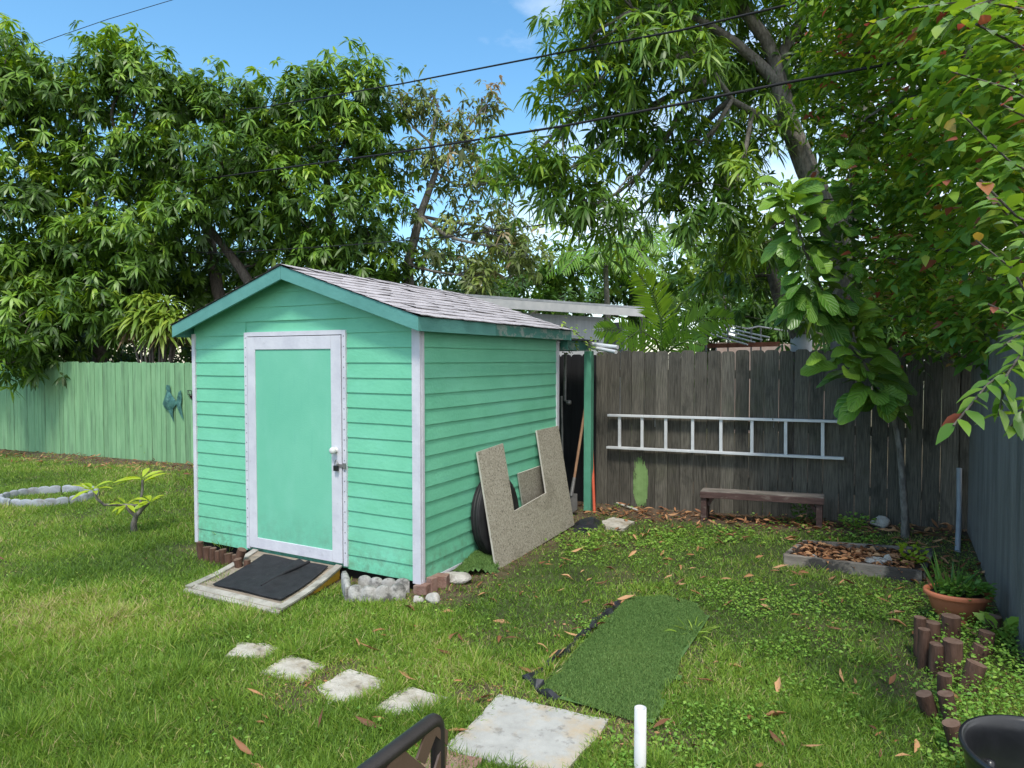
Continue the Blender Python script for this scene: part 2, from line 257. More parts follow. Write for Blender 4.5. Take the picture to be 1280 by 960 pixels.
class MB:
    def __init__(s): s.v = []; s.f = []; s.mi = []; s.sm = []
    def add(s, vs, fs, mi=0, smooth=False):
        n = len(s.v); s.v += [tuple(map(float, v)) for v in vs]
        for f in fs: s.f.append([i+n for i in f]); s.mi.append(mi); s.sm.append(smooth)
    def hexa(s, p, mi=0):       # p: 8 points, bottom ring 0-3, top ring 4-7
        s.add(p, [(3, 2, 1, 0), (4, 5, 6, 7), (0, 1, 5, 4), (1, 2, 6, 5), (2, 3, 7, 6), (3, 0, 4, 7)], mi)
    def box(s, x0, x1, y0, y1, z0, z1, mi=0):
        s.hexa([(x0, y0, z0), (x1, y0, z0), (x1, y1, z0), (x0, y1, z0), (x0, y0, z1), (x1, y0, z1), (x1, y1, z1), (x0, y1, z1)], mi)
    def bar(s, a, b, w, t, up=(0, 0, 1), mi=0):   # rectangular bar from a to b: w across, t along up
        a = np.array(a, float); b = np.array(b, float); d = b-a; d /= np.linalg.norm(d); up = np.array(up, float)
        sd_ = np.cross(d, up); sd_ /= np.linalg.norm(sd_); u = np.cross(sd_, d)
        q = [(-1, -1), (1, -1), (1, 1), (-1, 1)]
        s.hexa([a+sd_*w/2*i+u*t/2*j for i, j in q]+[b+sd_*w/2*i+u*t/2*j for i, j in q], mi)
    def tube(s, pts, rad, n=8, mi=0, cap=True, smooth=True):
        pts = [np.array(p, float) for p in pts]; m = len(pts)
        if not hasattr(rad, '__len__'): rad = [rad]*m
        vs = []; prev = None
        for i in range(m):
            d = pts[min(i+1, m-1)]-pts[max(i-1, 0)]; d = d/(np.linalg.norm(d)+1e-9)
            if prev is None:
                a = np.array([0, 0, 1.]) if abs(d[2]) < .9 else np.array([1., 0, 0])
                x = np.cross(d, a)
            else: x = prev-d*(prev@d)
            x = x/(np.linalg.norm(x)+1e-9); prev = x; y = np.cross(d, x)
            for k in range(n):
                t = 2*math.pi*k/n; vs.append(pts[i]+(x*math.cos(t)+y*math.sin(t))*rad[i])
        fs = [(i*n+k, i*n+(k+1) % n, (i+1)*n+(k+1) % n, (i+1)*n+k) for i in range(m-1) for k in range(n)]
        s.add(vs, fs, mi, smooth)
        if cap:
            s.add(vs[:n], [tuple(range(n))[::-1]], mi); s.add(vs[-n:], [tuple(range(n))], mi)
    def lathe(s, c, prof, n=32, sx=1, sy=1, mi=0, smooth=True, rot=0):
        vs = []; c = np.array(c, float)
        for r, z in prof:
            for k in range(n):
                t = 2*math.pi*k/n; x, y = r*sx*math.cos(t), r*sy*math.sin(t)
                vs.append(c+[x*math.cos(rot)-y*math.sin(rot), x*math.sin(rot)+y*math.cos(rot), z])
        s.add(vs, [(i*n+k, i*n+(k+1) % n, (i+1)*n+(k+1) % n, (i+1)*n+k) for i in range(len(prof)-1) for k in range(n)], mi, smooth)
    def prism(s, poly, vec, mi=0, mside=None):   # polygon (3D points) extruded along vec
        n = len(poly); a = [np.array(p, float) for p in poly]; b = [p+np.array(vec, float) for p in a]
        s.add(a+b, [tuple(range(n))[::-1], tuple(range(n, 2*n))], mi)
        s.add(a+b, [(i, (i+1) % n, (i+1) % n+n, i+n) for i in range(n)], mi if mside is None else mside)
    def build(s, name, m, parent=None, base=None, yard=True, bevel=0):
        v = np.array(s.v, float)
        if parent is not None: b = BASE[parent.name]
        elif base is not None: b = np.array(base, float)
        else: b = np.array([(v[:, 0].min()+v[:, 0].max())/2, (v[:, 1].min()+v[:, 1].max())/2, v[:, 2].min()])
        me = bpy.data.meshes.new(name); me.from_pydata((v-b).tolist(), [], s.f)
        me.polygons.foreach_set('material_index', s.mi); me.polygons.foreach_set('use_smooth', s.sm)
        me.validate(); me.update()
        import bmesh
        bm = bmesh.new(); bm.from_mesh(me); bmesh.ops.recalc_face_normals(bm, faces=bm.faces); bm.to_mesh(me); bm.free()
        o = link(name, me, m, parent, b, yard)
        if bevel:
            md = o.modifiers.new('bevel', 'BEVEL'); md.width = bevel; md.segments = 2; md.limit_method = 'ANGLE'
        return o

# ------------------------------------------------------------------ leaves
def nrm(a): return a/(np.linalg.norm(a, axis=-1, keepdims=True)+1e-9)
LANCE = {3: [.12, .95, .80, .03], 2: [.15, 1, .03], 4: [.1, .7, 1, .65, .03]}
OVATE = {3: [.15, 1.0, .72, .03], 2: [.3, 1, .05], 4: [.12, .85, 1, .62, .03]}
FIDDLE = {4: [.15, .55, .8, 1.0, .45], 5: [.15, .6, .72, .95, 1., .4]}
BLADE = {2: [1, .75, .05], 1: [1, .1], 3: [.9, 1, .7, .05]}
class LF:
    def __init__(s): s.V = []; s.F = []; s.T = []; s.n = 0; s.U = []
    def add(s, Pp, D, N, L, Wd, droop=.25, fold=.25, prof=LANCE, segs=3, cols=2, tone=None, wave=0):
        Pp = np.asarray(Pp, float); n = len(Pp)
        if n == 0: return
        D = nrm(np.asarray(D, float)); N = np.asarray(N, float); L = np.broadcast_to(L, n).astype(float); Wd = np.broadcast_to(Wd, n).astype(float)
        droop = np.broadcast_to(droop, n).astype(float)
        sd_ = nrm(np.cross(D, N)); up = np.cross(sd_, D); t = np.linspace(0, 1, segs+1); pr = np.array(prof[segs])
        c = Pp[:, None]+D[:, None]*(L[:, None]*t)[..., None]
        c[..., 2] -= (droop*L)[:, None]*t**2
        w = (Wd[:, None]/2*pr)[..., None]
        offs = [-1, 1] if cols == 2 else [-1, 0, 1]
        vs = []
        for k in offs:
            q = c+sd_[:, None]*w*k+up[:, None]*w*fold*abs(k)
            if wave and k: q = q+up[:, None]*w*wave*(np.sin(t*9+k*2)[None, :, None])
            vs.append(q)
        v = np.stack(vs, 2).reshape(-1, 3); nc = len(offs); per = nc*(segs+1)
        f = [[i*nc+j, i*nc+j+1, (i+1)*nc+j+1, (i+1)*nc+j] for i in range(segs) for j in range(nc-1)]
        f = (np.array(f)[None]+(np.arange(n)*per)[:, None, None]).reshape(-1, 4)+s.n
        tn = np.repeat(np.full(n, .5) if tone is None else np.broadcast_to(tone, n), per)
        uu = np.stack(np.meshgrid(np.linspace(0, 1, nc), t), -1).reshape(-1, 2); s.U.append(np.tile(uu, (n, 1)))
        s.V.append(v); s.F.append(f); s.T.append(tn); s.n += len(v)
    def build(s, name, m, parent=None, base=None, yard=False):
        v = np.concatenate(s.V); f = np.concatenate(s.F); t = np.clip(np.concatenate(s.T), 0, 1)
        b = BASE[parent.name] if parent is not None else np.array(base, float)
        v = v-b; me = bpy.data.meshes.new(name)
        me.vertices.add(len(v)); me.vertices.foreach_set('co', v.astype(np.float32).ravel())
        me.loops.add(f.size); me.loops.foreach_set('vertex_index', f.astype(np.int32).ravel())
        me.polygons.add(len(f)); me.polygons.foreach_set('loop_start', np.arange(0, f.size, 4, dtype=np.int32))
        try: me.polygons.foreach_set('loop_total', np.full(len(f), 4, dtype=np.int32))
        except Exception: pass
        me.update(calc_edges=True); me.shade_smooth()
        a = me.attributes.new('tone', 'FLOAT', 'POINT'); a.data.foreach_set('value', t.astype(np.float32))
        if m is FIG or m is LIME:
            U_ = np.concatenate(s.U); uvl = me.uv_layers.new(name='UVMap'); uvl.data.foreach_set('uv', U_[f.ravel()].astype(np.float32).ravel())
        return link(name, me, m, parent, b, yard)
def rosettes(lf, rng, C, O, n, L, Wd, tone, spread=(30, 100), hang=.35, droop=.35, segs=3, fold=.3, prof=LANCE, tj=.12, cols=2, sc=.25):
    m = len(C); C = np.repeat(C, n, 0); O = nrm(np.repeat(O, n, 0)); tone = np.repeat(np.broadcast_to(tone, m), n)
    k = m*n; ph = rng.random(k)*2*np.pi; th = np.radians(rng.uniform(spread[0], spread[1], k))
    a = np.tile([[.31, .22, .93]], (k, 1)); T1 = nrm(np.cross(O, a)); T2 = np.cross(O, T1)
    D = O*np.cos(th)[:, None]+(T1*np.cos(ph)[:, None]+T2*np.sin(ph)[:, None])*np.sin(th)[:, None]
    D[:, 2] -= hang*rng.uniform(.5, 1.4, k); N = O+rng.normal(0, .25, (k, 3)); N[:, 2] += .3; L = L*np.repeat(rng.uniform(.68, 1.28, m), n)
    lf.add(C+nrm(D)*.02+O*(rng.uniform(-.5, .3, k)*L*.3)[:, None], D, N, L*rng.uniform(1-sc, 1+sc, k), Wd*rng.uniform(.75, 1.2, k), droop, fold, prof, segs, cols, tone+rng.normal(0, tj, k))
def blobpts(rng, c, r, k, inner=.25, flat=-1):
    d = nrm(rng.normal(0, 1, (k, 3)))
    if flat > -1: d[:, 2] = np.where(d[:, 2] < flat, -d[:, 2]*.5, d[:, 2])
    rr = np.where(rng.random(k) < inner, rng.uniform(.25, .8, k), rng.uniform(.78, 1.08, k))
    return c+d*np.array(r)*rr[:, None], d
def limb(mb, rng, a, b, r0, r1, n=7, sag=.08, up=0):
    a = np.array(a, float); b = np.array(b, float); L = np.linalg.norm(b-a); pts = []
    o1 = rng.normal(0, sag*L, 3); o2 = rng.normal(0, sag*L*.5, 3)
    for i in range(n+1):
        t = i/n; pts.append(a+(b-a)*t+o1*math.sin(math.pi*t)+o2*math.sin(2*math.pi*t)+np.array([0, 0, up*L*math.sin(math.pi*t)]))
    mb.tube(pts, [r0+(r1-r0)*i/n for i in range(n+1)], 7, cap=False); return pts
def tree(seed, name, label, cat, trunk, trad, blobs, leaf, group=None, bark='bark', leafm=MANGO, extra_limbs=(), density=185, clump=.26, perclump=4, twigs=5, tone0=.45, inner=.25, flat=-1, limbs=True, crownname='crown'):
    """trunk: world points base to top. blobs: (center, radii, density factor)."""
    rng = np.random.default_rng(seed); root = empty(name, trunk[0], label, cat, group, yard=False)
    tb = MB(); tb.tube(trunk, trad, 10, cap=False)
    for pts, r0, r1 in extra_limbs:
        n = len(pts); tb.tube(pts, [r0+(r1-r0)*i/(n-1) for i in range(n)], 8, cap=False)
    lf = LF(); ts = np.array(list(trunk[1:])+[p_ for pts_, _a, _b in extra_limbs for p_ in pts_[1:]])
    for c, r, k in blobs:
        r = np.array(r if hasattr(r, '__len__') else (r, r, r*.85)); area = 4*math.pi*(r.mean())**2
        nc = max(4, int(area*density*k/perclump/10)); pc, d = blobpts(rng, np.array(c), r, nc, inner, flat)
        if limbs:
            j = ts[np.argmin(np.linalg.norm(ts-c, axis=1))]; L = np.linalg.norm(j-c)
            pts = limb(tb, rng, j, c, min(.05, .016+L*.014), .016, up=.05)
            for q in pc[:twigs]: limb(tb, rng, pts[-1-(rng.integers(0, 3))], q, .014, .004, 4, .1)
        # every clump: several rosettes
        cc = np.repeat(pc, perclump, 0)+rng.normal(0, clump, (nc*perclump, 3))*.6
        oo = nrm(np.repeat(d, perclump, 0)*.8+rng.normal(0, .3, (nc*perclump, 3))+[0, 0, .85])
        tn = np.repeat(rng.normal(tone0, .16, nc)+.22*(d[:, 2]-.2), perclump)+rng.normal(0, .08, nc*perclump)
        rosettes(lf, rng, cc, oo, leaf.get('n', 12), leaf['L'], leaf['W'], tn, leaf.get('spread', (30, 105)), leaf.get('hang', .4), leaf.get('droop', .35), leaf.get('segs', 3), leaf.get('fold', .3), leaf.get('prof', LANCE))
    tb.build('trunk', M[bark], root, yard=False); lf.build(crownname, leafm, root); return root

# ================================================================== GROUND
vn1, vn2, vn3 = VN(1), VN(2), VN(3)
def ground():
    xs = np.concatenate([np.linspace(-90, -16, 16), np.linspace(-15, 9, 170), np.linspace(10, 90, 16)])
    ys = np.concatenate([np.linspace(-25, 0, 8), np.linspace(.5, 16, 120), np.linspace(17, 130, 22)])
    X, Y = np.meshgrid(xs, ys); Z = gz(X, Y)
    v = np.stack([X, Y, Z], -1).reshape(-1, 3); nx = len(xs); ny = len(ys)
    i = np.arange(nx-1)[None]+np.arange(ny-1)[:, None]*nx; f = np.stack([i, i+1, i+1+nx, i+nx], -1).reshape(-1, 4)
    me = bpy.data.meshes.new('ground'); me.from_pydata(v.tolist(), [], f.tolist()); me.update(); me.shade_smooth()
    q = v[:, :2]-AO[:2]; u = q@UX[:2]; d = q@DX[:2]
    s = bare(u, d); a = me.attributes.new('soil', 'FLOAT', 'POINT'); a.data.foreach_set('value', s.astype(np.float32))
    m = mat('lawn_soil', (.032, .040, .014), (.062, .078, .024), .95, 3, .8, 40)
    n = m.node_tree; b = n.nodes['Principled BSDF']; at = n.nodes.new('ShaderNodeAttribute'); at.attribute_name = 'soil'
    z = n.nodes.new('ShaderNodeTexNoise'); z.inputs['Scale'].default_value = 9; z.inputs['Detail'].default_value = 8
    r = n.nodes.new('ShaderNodeValToRGB'); r.color_ramp.elements[0].position = .3; r.color_ramp.elements[0].color = (.045, .028, .018, 1); r.color_ramp.elements[1].position = .7; r.color_ramp.elements[1].color = (.14, .10, .065, 1)
    x = n.nodes.new('ShaderNodeMix'); x.data_type = 'RGBA'; t = n.nodes.new('ShaderNodeTexCoord')
    n.links.new(t.outputs['Object'], z.inputs[0]); n.links.new(z.outputs['Fac'], r.inputs[0]); src = b.inputs['Base Color'].links[0].from_socket
    n.links.new(src, x.inputs['A']); n.links.new(r.outputs[0], x.inputs['B']); n.links.new(at.outputs['Fac'], x.inputs['Factor']); n.links.new(x.outputs['Result'], b.inputs['Base Color'])
    me.materials.append(m); o = bpy.data.objects.new('ground', me); col.objects.link(o); tag(o, kind='structure')
def bare(u, d):
    """0 lawn .. 1 bare soil"""
    nn = fbm(vn1, u*1.3+9, d*1.3+4, 3)
    near_f = sm(d+.7*(nn-.5), 2.75, 3.3)*sm(u, -.9, -.2)*(1-.75*sm(u, 3.9, 5)-.4*sm(d, 5, 9))
    left_f = sm(d+1.5*(nn-.5), 2.2, 3.4)*(1-sm(u, -7, -5.5))*.9
    patch = sm(fbm(vn2, u*2.6+30, d*2.6+12, 3), .60, .72)
    right = sm(u+.9*(nn-.5), 2.5, 3.4)*sm(d, -.6, .3)*.42*(1-sm(u, 3.9, 4.6))
    path = .75*np.exp(-((u-(.0-.0*d))**2)*0)*(sm(-d, .85, 1.05)*(1-sm(-d, 1.6, 1.8)))*sm(u, -.5, .4)*(1-sm(u, 2.1, 2.6))*sm(nn, .45, .6)
    edge = sm(d, -.35, -.05)*(1-sm(d, 3.0, 3.3))*(1-sm(u, .2, .55))*sm(u, -2.7, -2.4)*.9
    return np.clip(np.maximum.reduce([near_f, left_f, patch*.38, right, path, edge]), 0, 1)
ground()

# solid footprints where nothing grows (yard frame polygons)
def inpoly(x, y, poly):
    r = np.zeros(x.shape, bool); n = len(poly)
    for i in range(n):
        x0, y0 = poly[i][:2]; x1, y1 = poly[(i+1) % n][:2]
        c = ((y0 > y) != (y1 > y)) & (x < (x1-x0)*(y-y0)/(y1-y0+1e-12)+x0); r ^= c
    return r
PAVERS = [[(281, 822), (300, 805), (331, 807), (352, 813), (327, 826)], [(322, 843), (362, 821), (407, 834), (378, 854)],
          [(397, 861), (436, 838), (484, 853), (470, 866), (447, 878), (410, 882)], [(468, 886), (513, 860), (558, 875), (540, 892), (486, 900)]]
SLAB = [(625, 872), (763, 905), (702, 978), (556, 942), (600, 899)]
TURF = [(676, 862), (745, 792), (786, 751), (830, 748), (866, 756), (884, 775), (868, 800), (852, 818), (846, 850), (826, 872), (824, 902), (790, 906), (765, 898), (720, 882)]
STONE = [(752, 655), (766, 650), (793, 655), (780, 664), (757, 662)]
def ypoly(pp, z=None): return [YG(a, b, z) for a, b in pp]
BED = [YG(980, 706), YG(1152, 728), YG(1165, 699), YG(1003, 688)]
SOLID = [ypoly(p) for p in PAVERS]+[ypoly(SLAB), ypoly(TURF), ypoly(STONE), BED,
         [(-2.42, .02), (-.02, .02), (-.02, 2.38), (-2.42, 2.38)], [(-1.68, .0), (-.66, .0), (-.62, -.80), (-1.36, -.80)], [(0, .7), (.22, .7), (.22, 2.45), (0, 2.45)]]

# ================================================================== LAWN
def scatter(rng, n, dmin, dmax, power, xlim=(-1.1, .95)):
    """random ground points over the part of the yard in front of the fences, denser near the camera"""
    q = rng.random(n); a = 1-power
    y = ((dmin**a)+(dmax**a-dmin**a)*q)**(1/a) if abs(a) > 1e-6 else dmin*(dmax/dmin)**q
    x = rng.uniform(xlim[0], xlim[1], n)*y; return x, y
def clip_yard(x, y, pad=0):
    u = (x-AO[0])*UX[0]+(y-AO[1])*UX[1]; d = (x-AO[0])*DX[0]+(y-AO[1])*DX[1]
    k = (d < DF-.03) & ((u < UG-.04) | (u > UG+.10)) & (u > -17)
    for p in SOLID: k &= ~inpoly(u, d, p)
    return u, d, k
def lawn():
    rng = np.random.default_rng(11); lf = LF()
    x, y = scatter(rng, 1080000, 2.1, 14.5, .95)          # count per metre of depth ~ y^-0.95 * width y
    u, d, k = clip_yard(x, y); b = bare(u, d); n1 = fbm(vn3, x*2.3, y*2.3, 3); n2 = fbm(vn2, x*.7+5, y*.7, 2)
    keep = k & (rng.random(len(x)) < (1-b*.93)*np.clip(.55+1.0*n1, 0, 1))
    keep &= ~((u > 2.95) & (u < 3.2) & (d < .7) & (d > -.8) & (rng.random(len(x)) < .5))
    keep &= ~((u > .3) & (d > -.2) & (rng.random(len(x)) < .45))
    x, y, u, d, n1, n2, b = [q[keep] for q in (x, y, u, d, n1, n2, b)]
    n = len(x); z = gz(x, y)
    Lb = (.026+.06*n1+.03*rng.random(n)**2)*(1+.5*(1-sm(y, 3.2, 5.2))*(1-.5*sm(x, -.2, .6)))*(1-.45*b); Lb *= np.where(u > .3, .75, 1)*(.8+.4*n2)*(1+.7*sm(fbm(vn2, x*5+2, y*5, 2), .62, .8))
    w = np.clip(.0042*(y/3.6)**.75, .0042, .015)
    D = np.stack([rng.normal(0, .55, n), rng.normal(0, .55, n), np.ones(n)], -1)
    N = np.stack([rng.normal(0, 1, n), rng.normal(0, 1, n), np.full(n, .1)], -1)
    n3 = fbm(vn1, x*1.1+11, y*1.1+4, 3); tone = .42+.5*(n1-.5)+.7*(n2-.5)+.9*(n3-.5)+rng.normal(0, .19, n)+.12*b+np.where(rng.random(n) < .12, .5, 0)
    near = y < 5.2
    for m_, sg in ((near, 2), (~near, 1)):
        lf.add(np.stack([x, y, z-.004], -1)[m_], D[m_], N[m_], Lb[m_], w[m_]*rng.uniform(.7, 1.35, m_.sum()), rng.uniform(.05, .6, m_.sum()), .1, BLADE, sg, 2, tone[m_])
    for poly in SOLID[:5]:
        for i in range(len(poly)):
            p_, q_ = np.array(poly[i][:2]), np.array(poly[(i+1) % len(poly)][:2]); m = int(np.linalg.norm(q_-p_)*420); t_ = rng.random(m); uv = p_+(q_-p_)*t_[:, None]+rng.normal(0, .008, (m, 2)); cen = np.mean([v[:2] for v in poly], 0)
            kk = fbm(vn2, uv[:, 0]*9, uv[:, 1]*9, 2) > .42; uv = uv[kk]; m = len(uv); inn = nrm(cen-uv); pw = AO+np.outer(uv[:, 0], UX)+np.outer(uv[:, 1], DX); dw = np.outer(inn[:, 0], UX)+np.outer(inn[:, 1], DX)
            pw[:, 2] = gz(pw[:, 0], pw[:, 1]); lf.add(pw, dw*rng.uniform(-.2, 1.1, m)[:, None]+rng.normal(0, .35, (m, 3))+[0, 0, .8], rng.normal(0, 1, (m, 3)), rng.uniform(.03, .085, m), .0045, rng.uniform(.2, .6, m), .1, BLADE, 2, 2, rng.normal(.55, .22, m))
    o = lf.build('grass', GRASSM, base=(0, 6, 0)); tag(o, 'short lawn grass covering the yard, longest near the front left', kind='stuff')
    # broad leaved weeds / creeping cover
    lf = LF(); x, y = scatter(rng, 200000, 2.2, 11, .95); u, d, k = clip_yard(x, y); n1 = fbm(vn1, x*1.9+3, y*1.9, 3); b = bare(u, d)
    wgt = np.clip((n1-.42)*4, 0, 1)*np.where((u > .25) & (x > .25+.25*n1), 1, .06)*(1-.55*b)*np.where((u > 2.92) & (u < 3.2) & (d < .75), .5, 1); wgt = np.where((u > 3.18) & (d < 1.0), 1.0, wgt)
    kk = k & (rng.random(len(x)) < wgt); x, y, u, d = x[kk], y[kk], u[kk], d[kk]; n = len(x)
    hgt = np.where((u > 3.22) & (d < 1.0), rng.random(n)**.7*.13, rng.random(n)*.035)
    ph = rng.random(n)*6.28; D = np.stack([np.cos(ph), np.sin(ph), rng.uniform(.0, .9, n)], -1)
    N = np.stack([rng.normal(0, .4, n), rng.normal(0, .4, n), np.ones(n)], -1)
    L = rng.uniform(.011, .028, n)*np.where(y > 6, 1.5, 1)
    lf.add(np.stack([x, y, gz(x, y)+hgt+.006], -1), D, N, L, L*.62, .3, .2, OVATE, 2, 2, .5+.5*(n1[kk]-.5)+rng.normal(0, .2, n))
    o = lf.build('ground_cover_weeds', WEED, base=(1.5, 5, 0)); tag(o, 'low creeping broad leaved weeds spreading through the right of the lawn', kind='stuff')
    # brown fallen leaves
    lf = LF(); x, y = scatter(rng, 26000, 2.6, 15.5, .2); u, d, k = clip_yard(x, y)
    wgt = np.where(u > .2, .042, .004)+.8*sm(d, 2.75, 3.3)*sm(u, -.3, .3)+.75*sm(u, 2.7, 3.5)*sm(d, .7, 2.2)+.8*sm(d, 2.0, 3.3)*(1-sm(u, -7, -5.8))*.9+.17*(sm(d, .4, 2.6)*sm(u, .3, 1))
    kk = k & (rng.random(len(x)) < wgt)
    x, y = x[kk], y[kk]
    bx = [Yd((0, 0, 0))]
    lines = [((680, 838), (780, 752), 26),  ((640, 665), (720, 660), 18), ((745, 642), (1050, 660), 120)]
    for (a0, a1), (b0, b1), cnt in lines:
        t = rng.random(cnt); g = np.array([G(a0+(b0-a0)*q+rng.normal(0, 3), a1+(b1-a1)*q+rng.normal(0, 4)) for q in t]); x = np.concatenate([x, g[:, 0]]); y = np.concatenate([y, g[:, 1]])
    n = len(x); ph = rng.random(n)*6.28; D = np.stack([np.cos(ph), np.sin(ph), rng.uniform(-.05, .25, n)], -1); N = np.stack([rng.normal(0, .5, n), rng.normal(0, .5, n), np.ones(n)], -1)
    L = rng.uniform(.04, .135, n)
    for c_ in range(6):
        q_ = np.arange(n) % 6 == c_; lf.add(np.stack([x, y, gz(x, y)+rng.uniform(.006, .035, n)], -1)[q_], D[q_], N[q_], L[q_], (L*rng.uniform(.12, .30, n))[q_], rng.uniform(-.35, .35, n)[q_], (.1, .5, .9, 1.3, -.4, -.8)[c_], LANCE, 4, 3, rng.random(n)[q_], wave=(0, .3, .5, 0, .4, .2)[c_])
    a, t = rng.random(420), rng.random(420); q = (BED[0]*(1-a[:, None])+BED[1]*a[:, None])*(1-t[:, None])+(BED[3]*(1-a[:, None])+BED[2]*a[:, None])*t[:, None]
    q = np.array([W(*(np.mean(BED, 0)+(v-np.mean(BED, 0))*.93)) for v in q]); ph = rng.random(420)*6.28; q[:, 2] = gz(q[:, 0], q[:, 1])+rng.uniform(.06, .095, 420)
    L = rng.uniform(.04, .10, 420); lf.add(q, np.stack([np.cos(ph), np.sin(ph), rng.uniform(-.1, .3, 420)], -1), np.stack([rng.normal(0, .5, 420), rng.normal(0, .5, 420), np.ones(420)], -1), L, L*.35, .2, .6, LANCE, 4, 3, rng.random(420))
    # small chips and crumbs of bark on the bare soil
    x, y = scatter(rng, 60000, 2.3, 9, .8); u, d, k = clip_yard(x, y); kk = k & (rng.random(len(x)) < .55*bare(u, d)**1.5+.01); x, y = x[kk], y[kk]; n = len(x); ph = rng.random(n)*6.28; L = rng.uniform(.008, .028, n)
    lf.add(np.stack([x, y, gz(x, y)+.006], -1), np.stack([np.cos(ph), np.sin(ph), rng.uniform(-.1, .3, n)], -1), np.stack([rng.normal(0, .5, n), rng.normal(0, .5, n), np.ones(n)], -1), L, L*.45, 0, .3, OVATE, 2, 2, rng.random(n))
    o = lf.build('fallen_leaves', DRY, base=(2, 7, 0)); tag(o, 'dry orange brown leaves fallen on the ground', kind='stuff')
lawn()

# ================================================================== FENCES
def pickets(mb, u0, u1, d, z0f, z1, wb=.14, gap=.004, t=.018, rng=None, ear=.03, round_=False, step=None):
    u = u0
    while u < u1-.02:
        w = wb*rng.uniform(.96, 1.03); e = min(u+w, u1); g = gap*rng.uniform(.4, 1.6) if rng.random() < .88 else gap*1.8
        zt = z1+rng.uniform(-.012, .012); z0 = float(gzy(u, d))+z0f; dd = d+rng.uniform(-.004, .004); tl = rng.uniform(-.004, .004)
        a, b = u+g/2, e-g/2; ea = min(ear, (b-a)*.35)
        poly = [(a, dd, z0), (b, dd, z0), (b+tl, dd, zt-ea), (b+tl-ea*.35, dd, zt-ea*.3), (b+tl-ea, dd, zt), (a+tl+ea, dd, zt), (a+tl+ea*.35, dd, zt-ea*.3), (a+tl, dd, zt-ea)]
        mb.prism(poly, (0, t, 0)); u = e
rngF = np.random.default_rng(5)
bf = empty('wooden_fence', (1.6, DF, 0), 'weathered dark grey board fence behind the bench and ladder', 'fence')
m_ = MB(); pickets(m_, .0, UG+.12, DF, -.02, 1.80, .145, .007, rng=rngF); m_.build('board_panel', M['wood_grey'], bf)
m_ = MB(); pickets(m_, -2.9, -.003, DF+.002, -.02, 1.77, .145, .004, rng=rngF, ear=.035); tag(m_.build('black_board_panel', M['wood_black'], bf), 'black boards')  # left stretch of the same board fence, in near-black
for z in (.35, .95, 1.5):
    m_ = MB(); m_.box(-2.9, UG+.1, DF+.022, DF+.06, z, z+.09); m_.build('rail', M['wood_grey'], bf)
for u in (-.6, 1.75, 3.6):
    m_ = MB(); m_.box(u, u+.09, DF+.062, DF+.15, -.1, 1.74); m_.build('post', M['wood_grey'], bf)
# lime paint swatch brushed on the boards
rp = np.random.default_rng(3); cu = .62-.068; m_ = MB()
for i in range(26):
    t = (i+.5)/26*2-1; hh = (1-abs(t)**2.4)**.5; x0 = cu+t*.088; zt = .30+.25*hh+rp.normal(0, .028)+(.03 if abs(t+.1) < .25 else 0); zb = .29-.27*hh+rp.normal(0, .022)
    m_.box(x0-.0034, x0+.0034+rp.uniform(-.001, .0002), DF-.0078, DF-.0066, zb, zt)
    if rp.random() < .5: m_.box(x0-.003, x0+.002, DF-.0078, DF-.0066, zb-rp.uniform(.012, .03), zb-.006)
tag(m_.build('paint_swatch', M['brush_green'], bf), 'lime green paint swatch on the boards')
gf = empty('green_fence', (-8.5, DF, -.1), 'pale green painted board fence left of the shed', 'fence')
m_ = MB(); pickets(m_, -17.0, -2.95, DF, -.03, 1.66, .13, .007, rng=rngF, ear=.025); m_.build('board_panel', M['green_fence'], gf)
for z in (.2, .8, 1.4):
    m_ = MB(); m_.box(-17, -2.95, DF+.022, DF+.06, z, z+.09); m_.build('rail', M['green_fence'], gf)
for u in np.arange(-16.5, -3, 2.4):
    m_ = MB(); m_.box(u, u+.09, DF+.062, DF+.15, -.3, 1.6); m_.build('post', M['green_fence'], gf)
# grey corrugated metal fence on the right
mf = empty('metal_fence', (UG, 1.9, 0), 'grey ribbed sheet metal fence along the right side', 'fence')
m_ = MB(); prof = []; dd = DF-.12
while dd > .22:
    prof += [(UG, dd), (UG, dd-.018), (UG-.016, dd-.024), (UG-.016, dd-.042)]; dd -= .048
vs = [(u, d, -.05) for u, d in prof]+[(u, d, 1.86) for u, d in prof]; n = len(prof)
m_.add(vs, [(i, i+1, i+1+n, i+n) for i in range(n-1)]); m_.build('sheet_panel', M['grey_metal'], mf)
m_ = MB(); m_.box(UG-.02, UG+.05, .2, DF-.1, 1.862, 1.90); m_.build('top_rail', M['grey_metal'], mf)
for d in (DF-.18, 1.9, .25):
    m_ = MB(); m_.box(UG+.002, UG+.07, d-.04, d+.03, -.1, 1.858); m_.build('post', M['grey_metal'], mf)

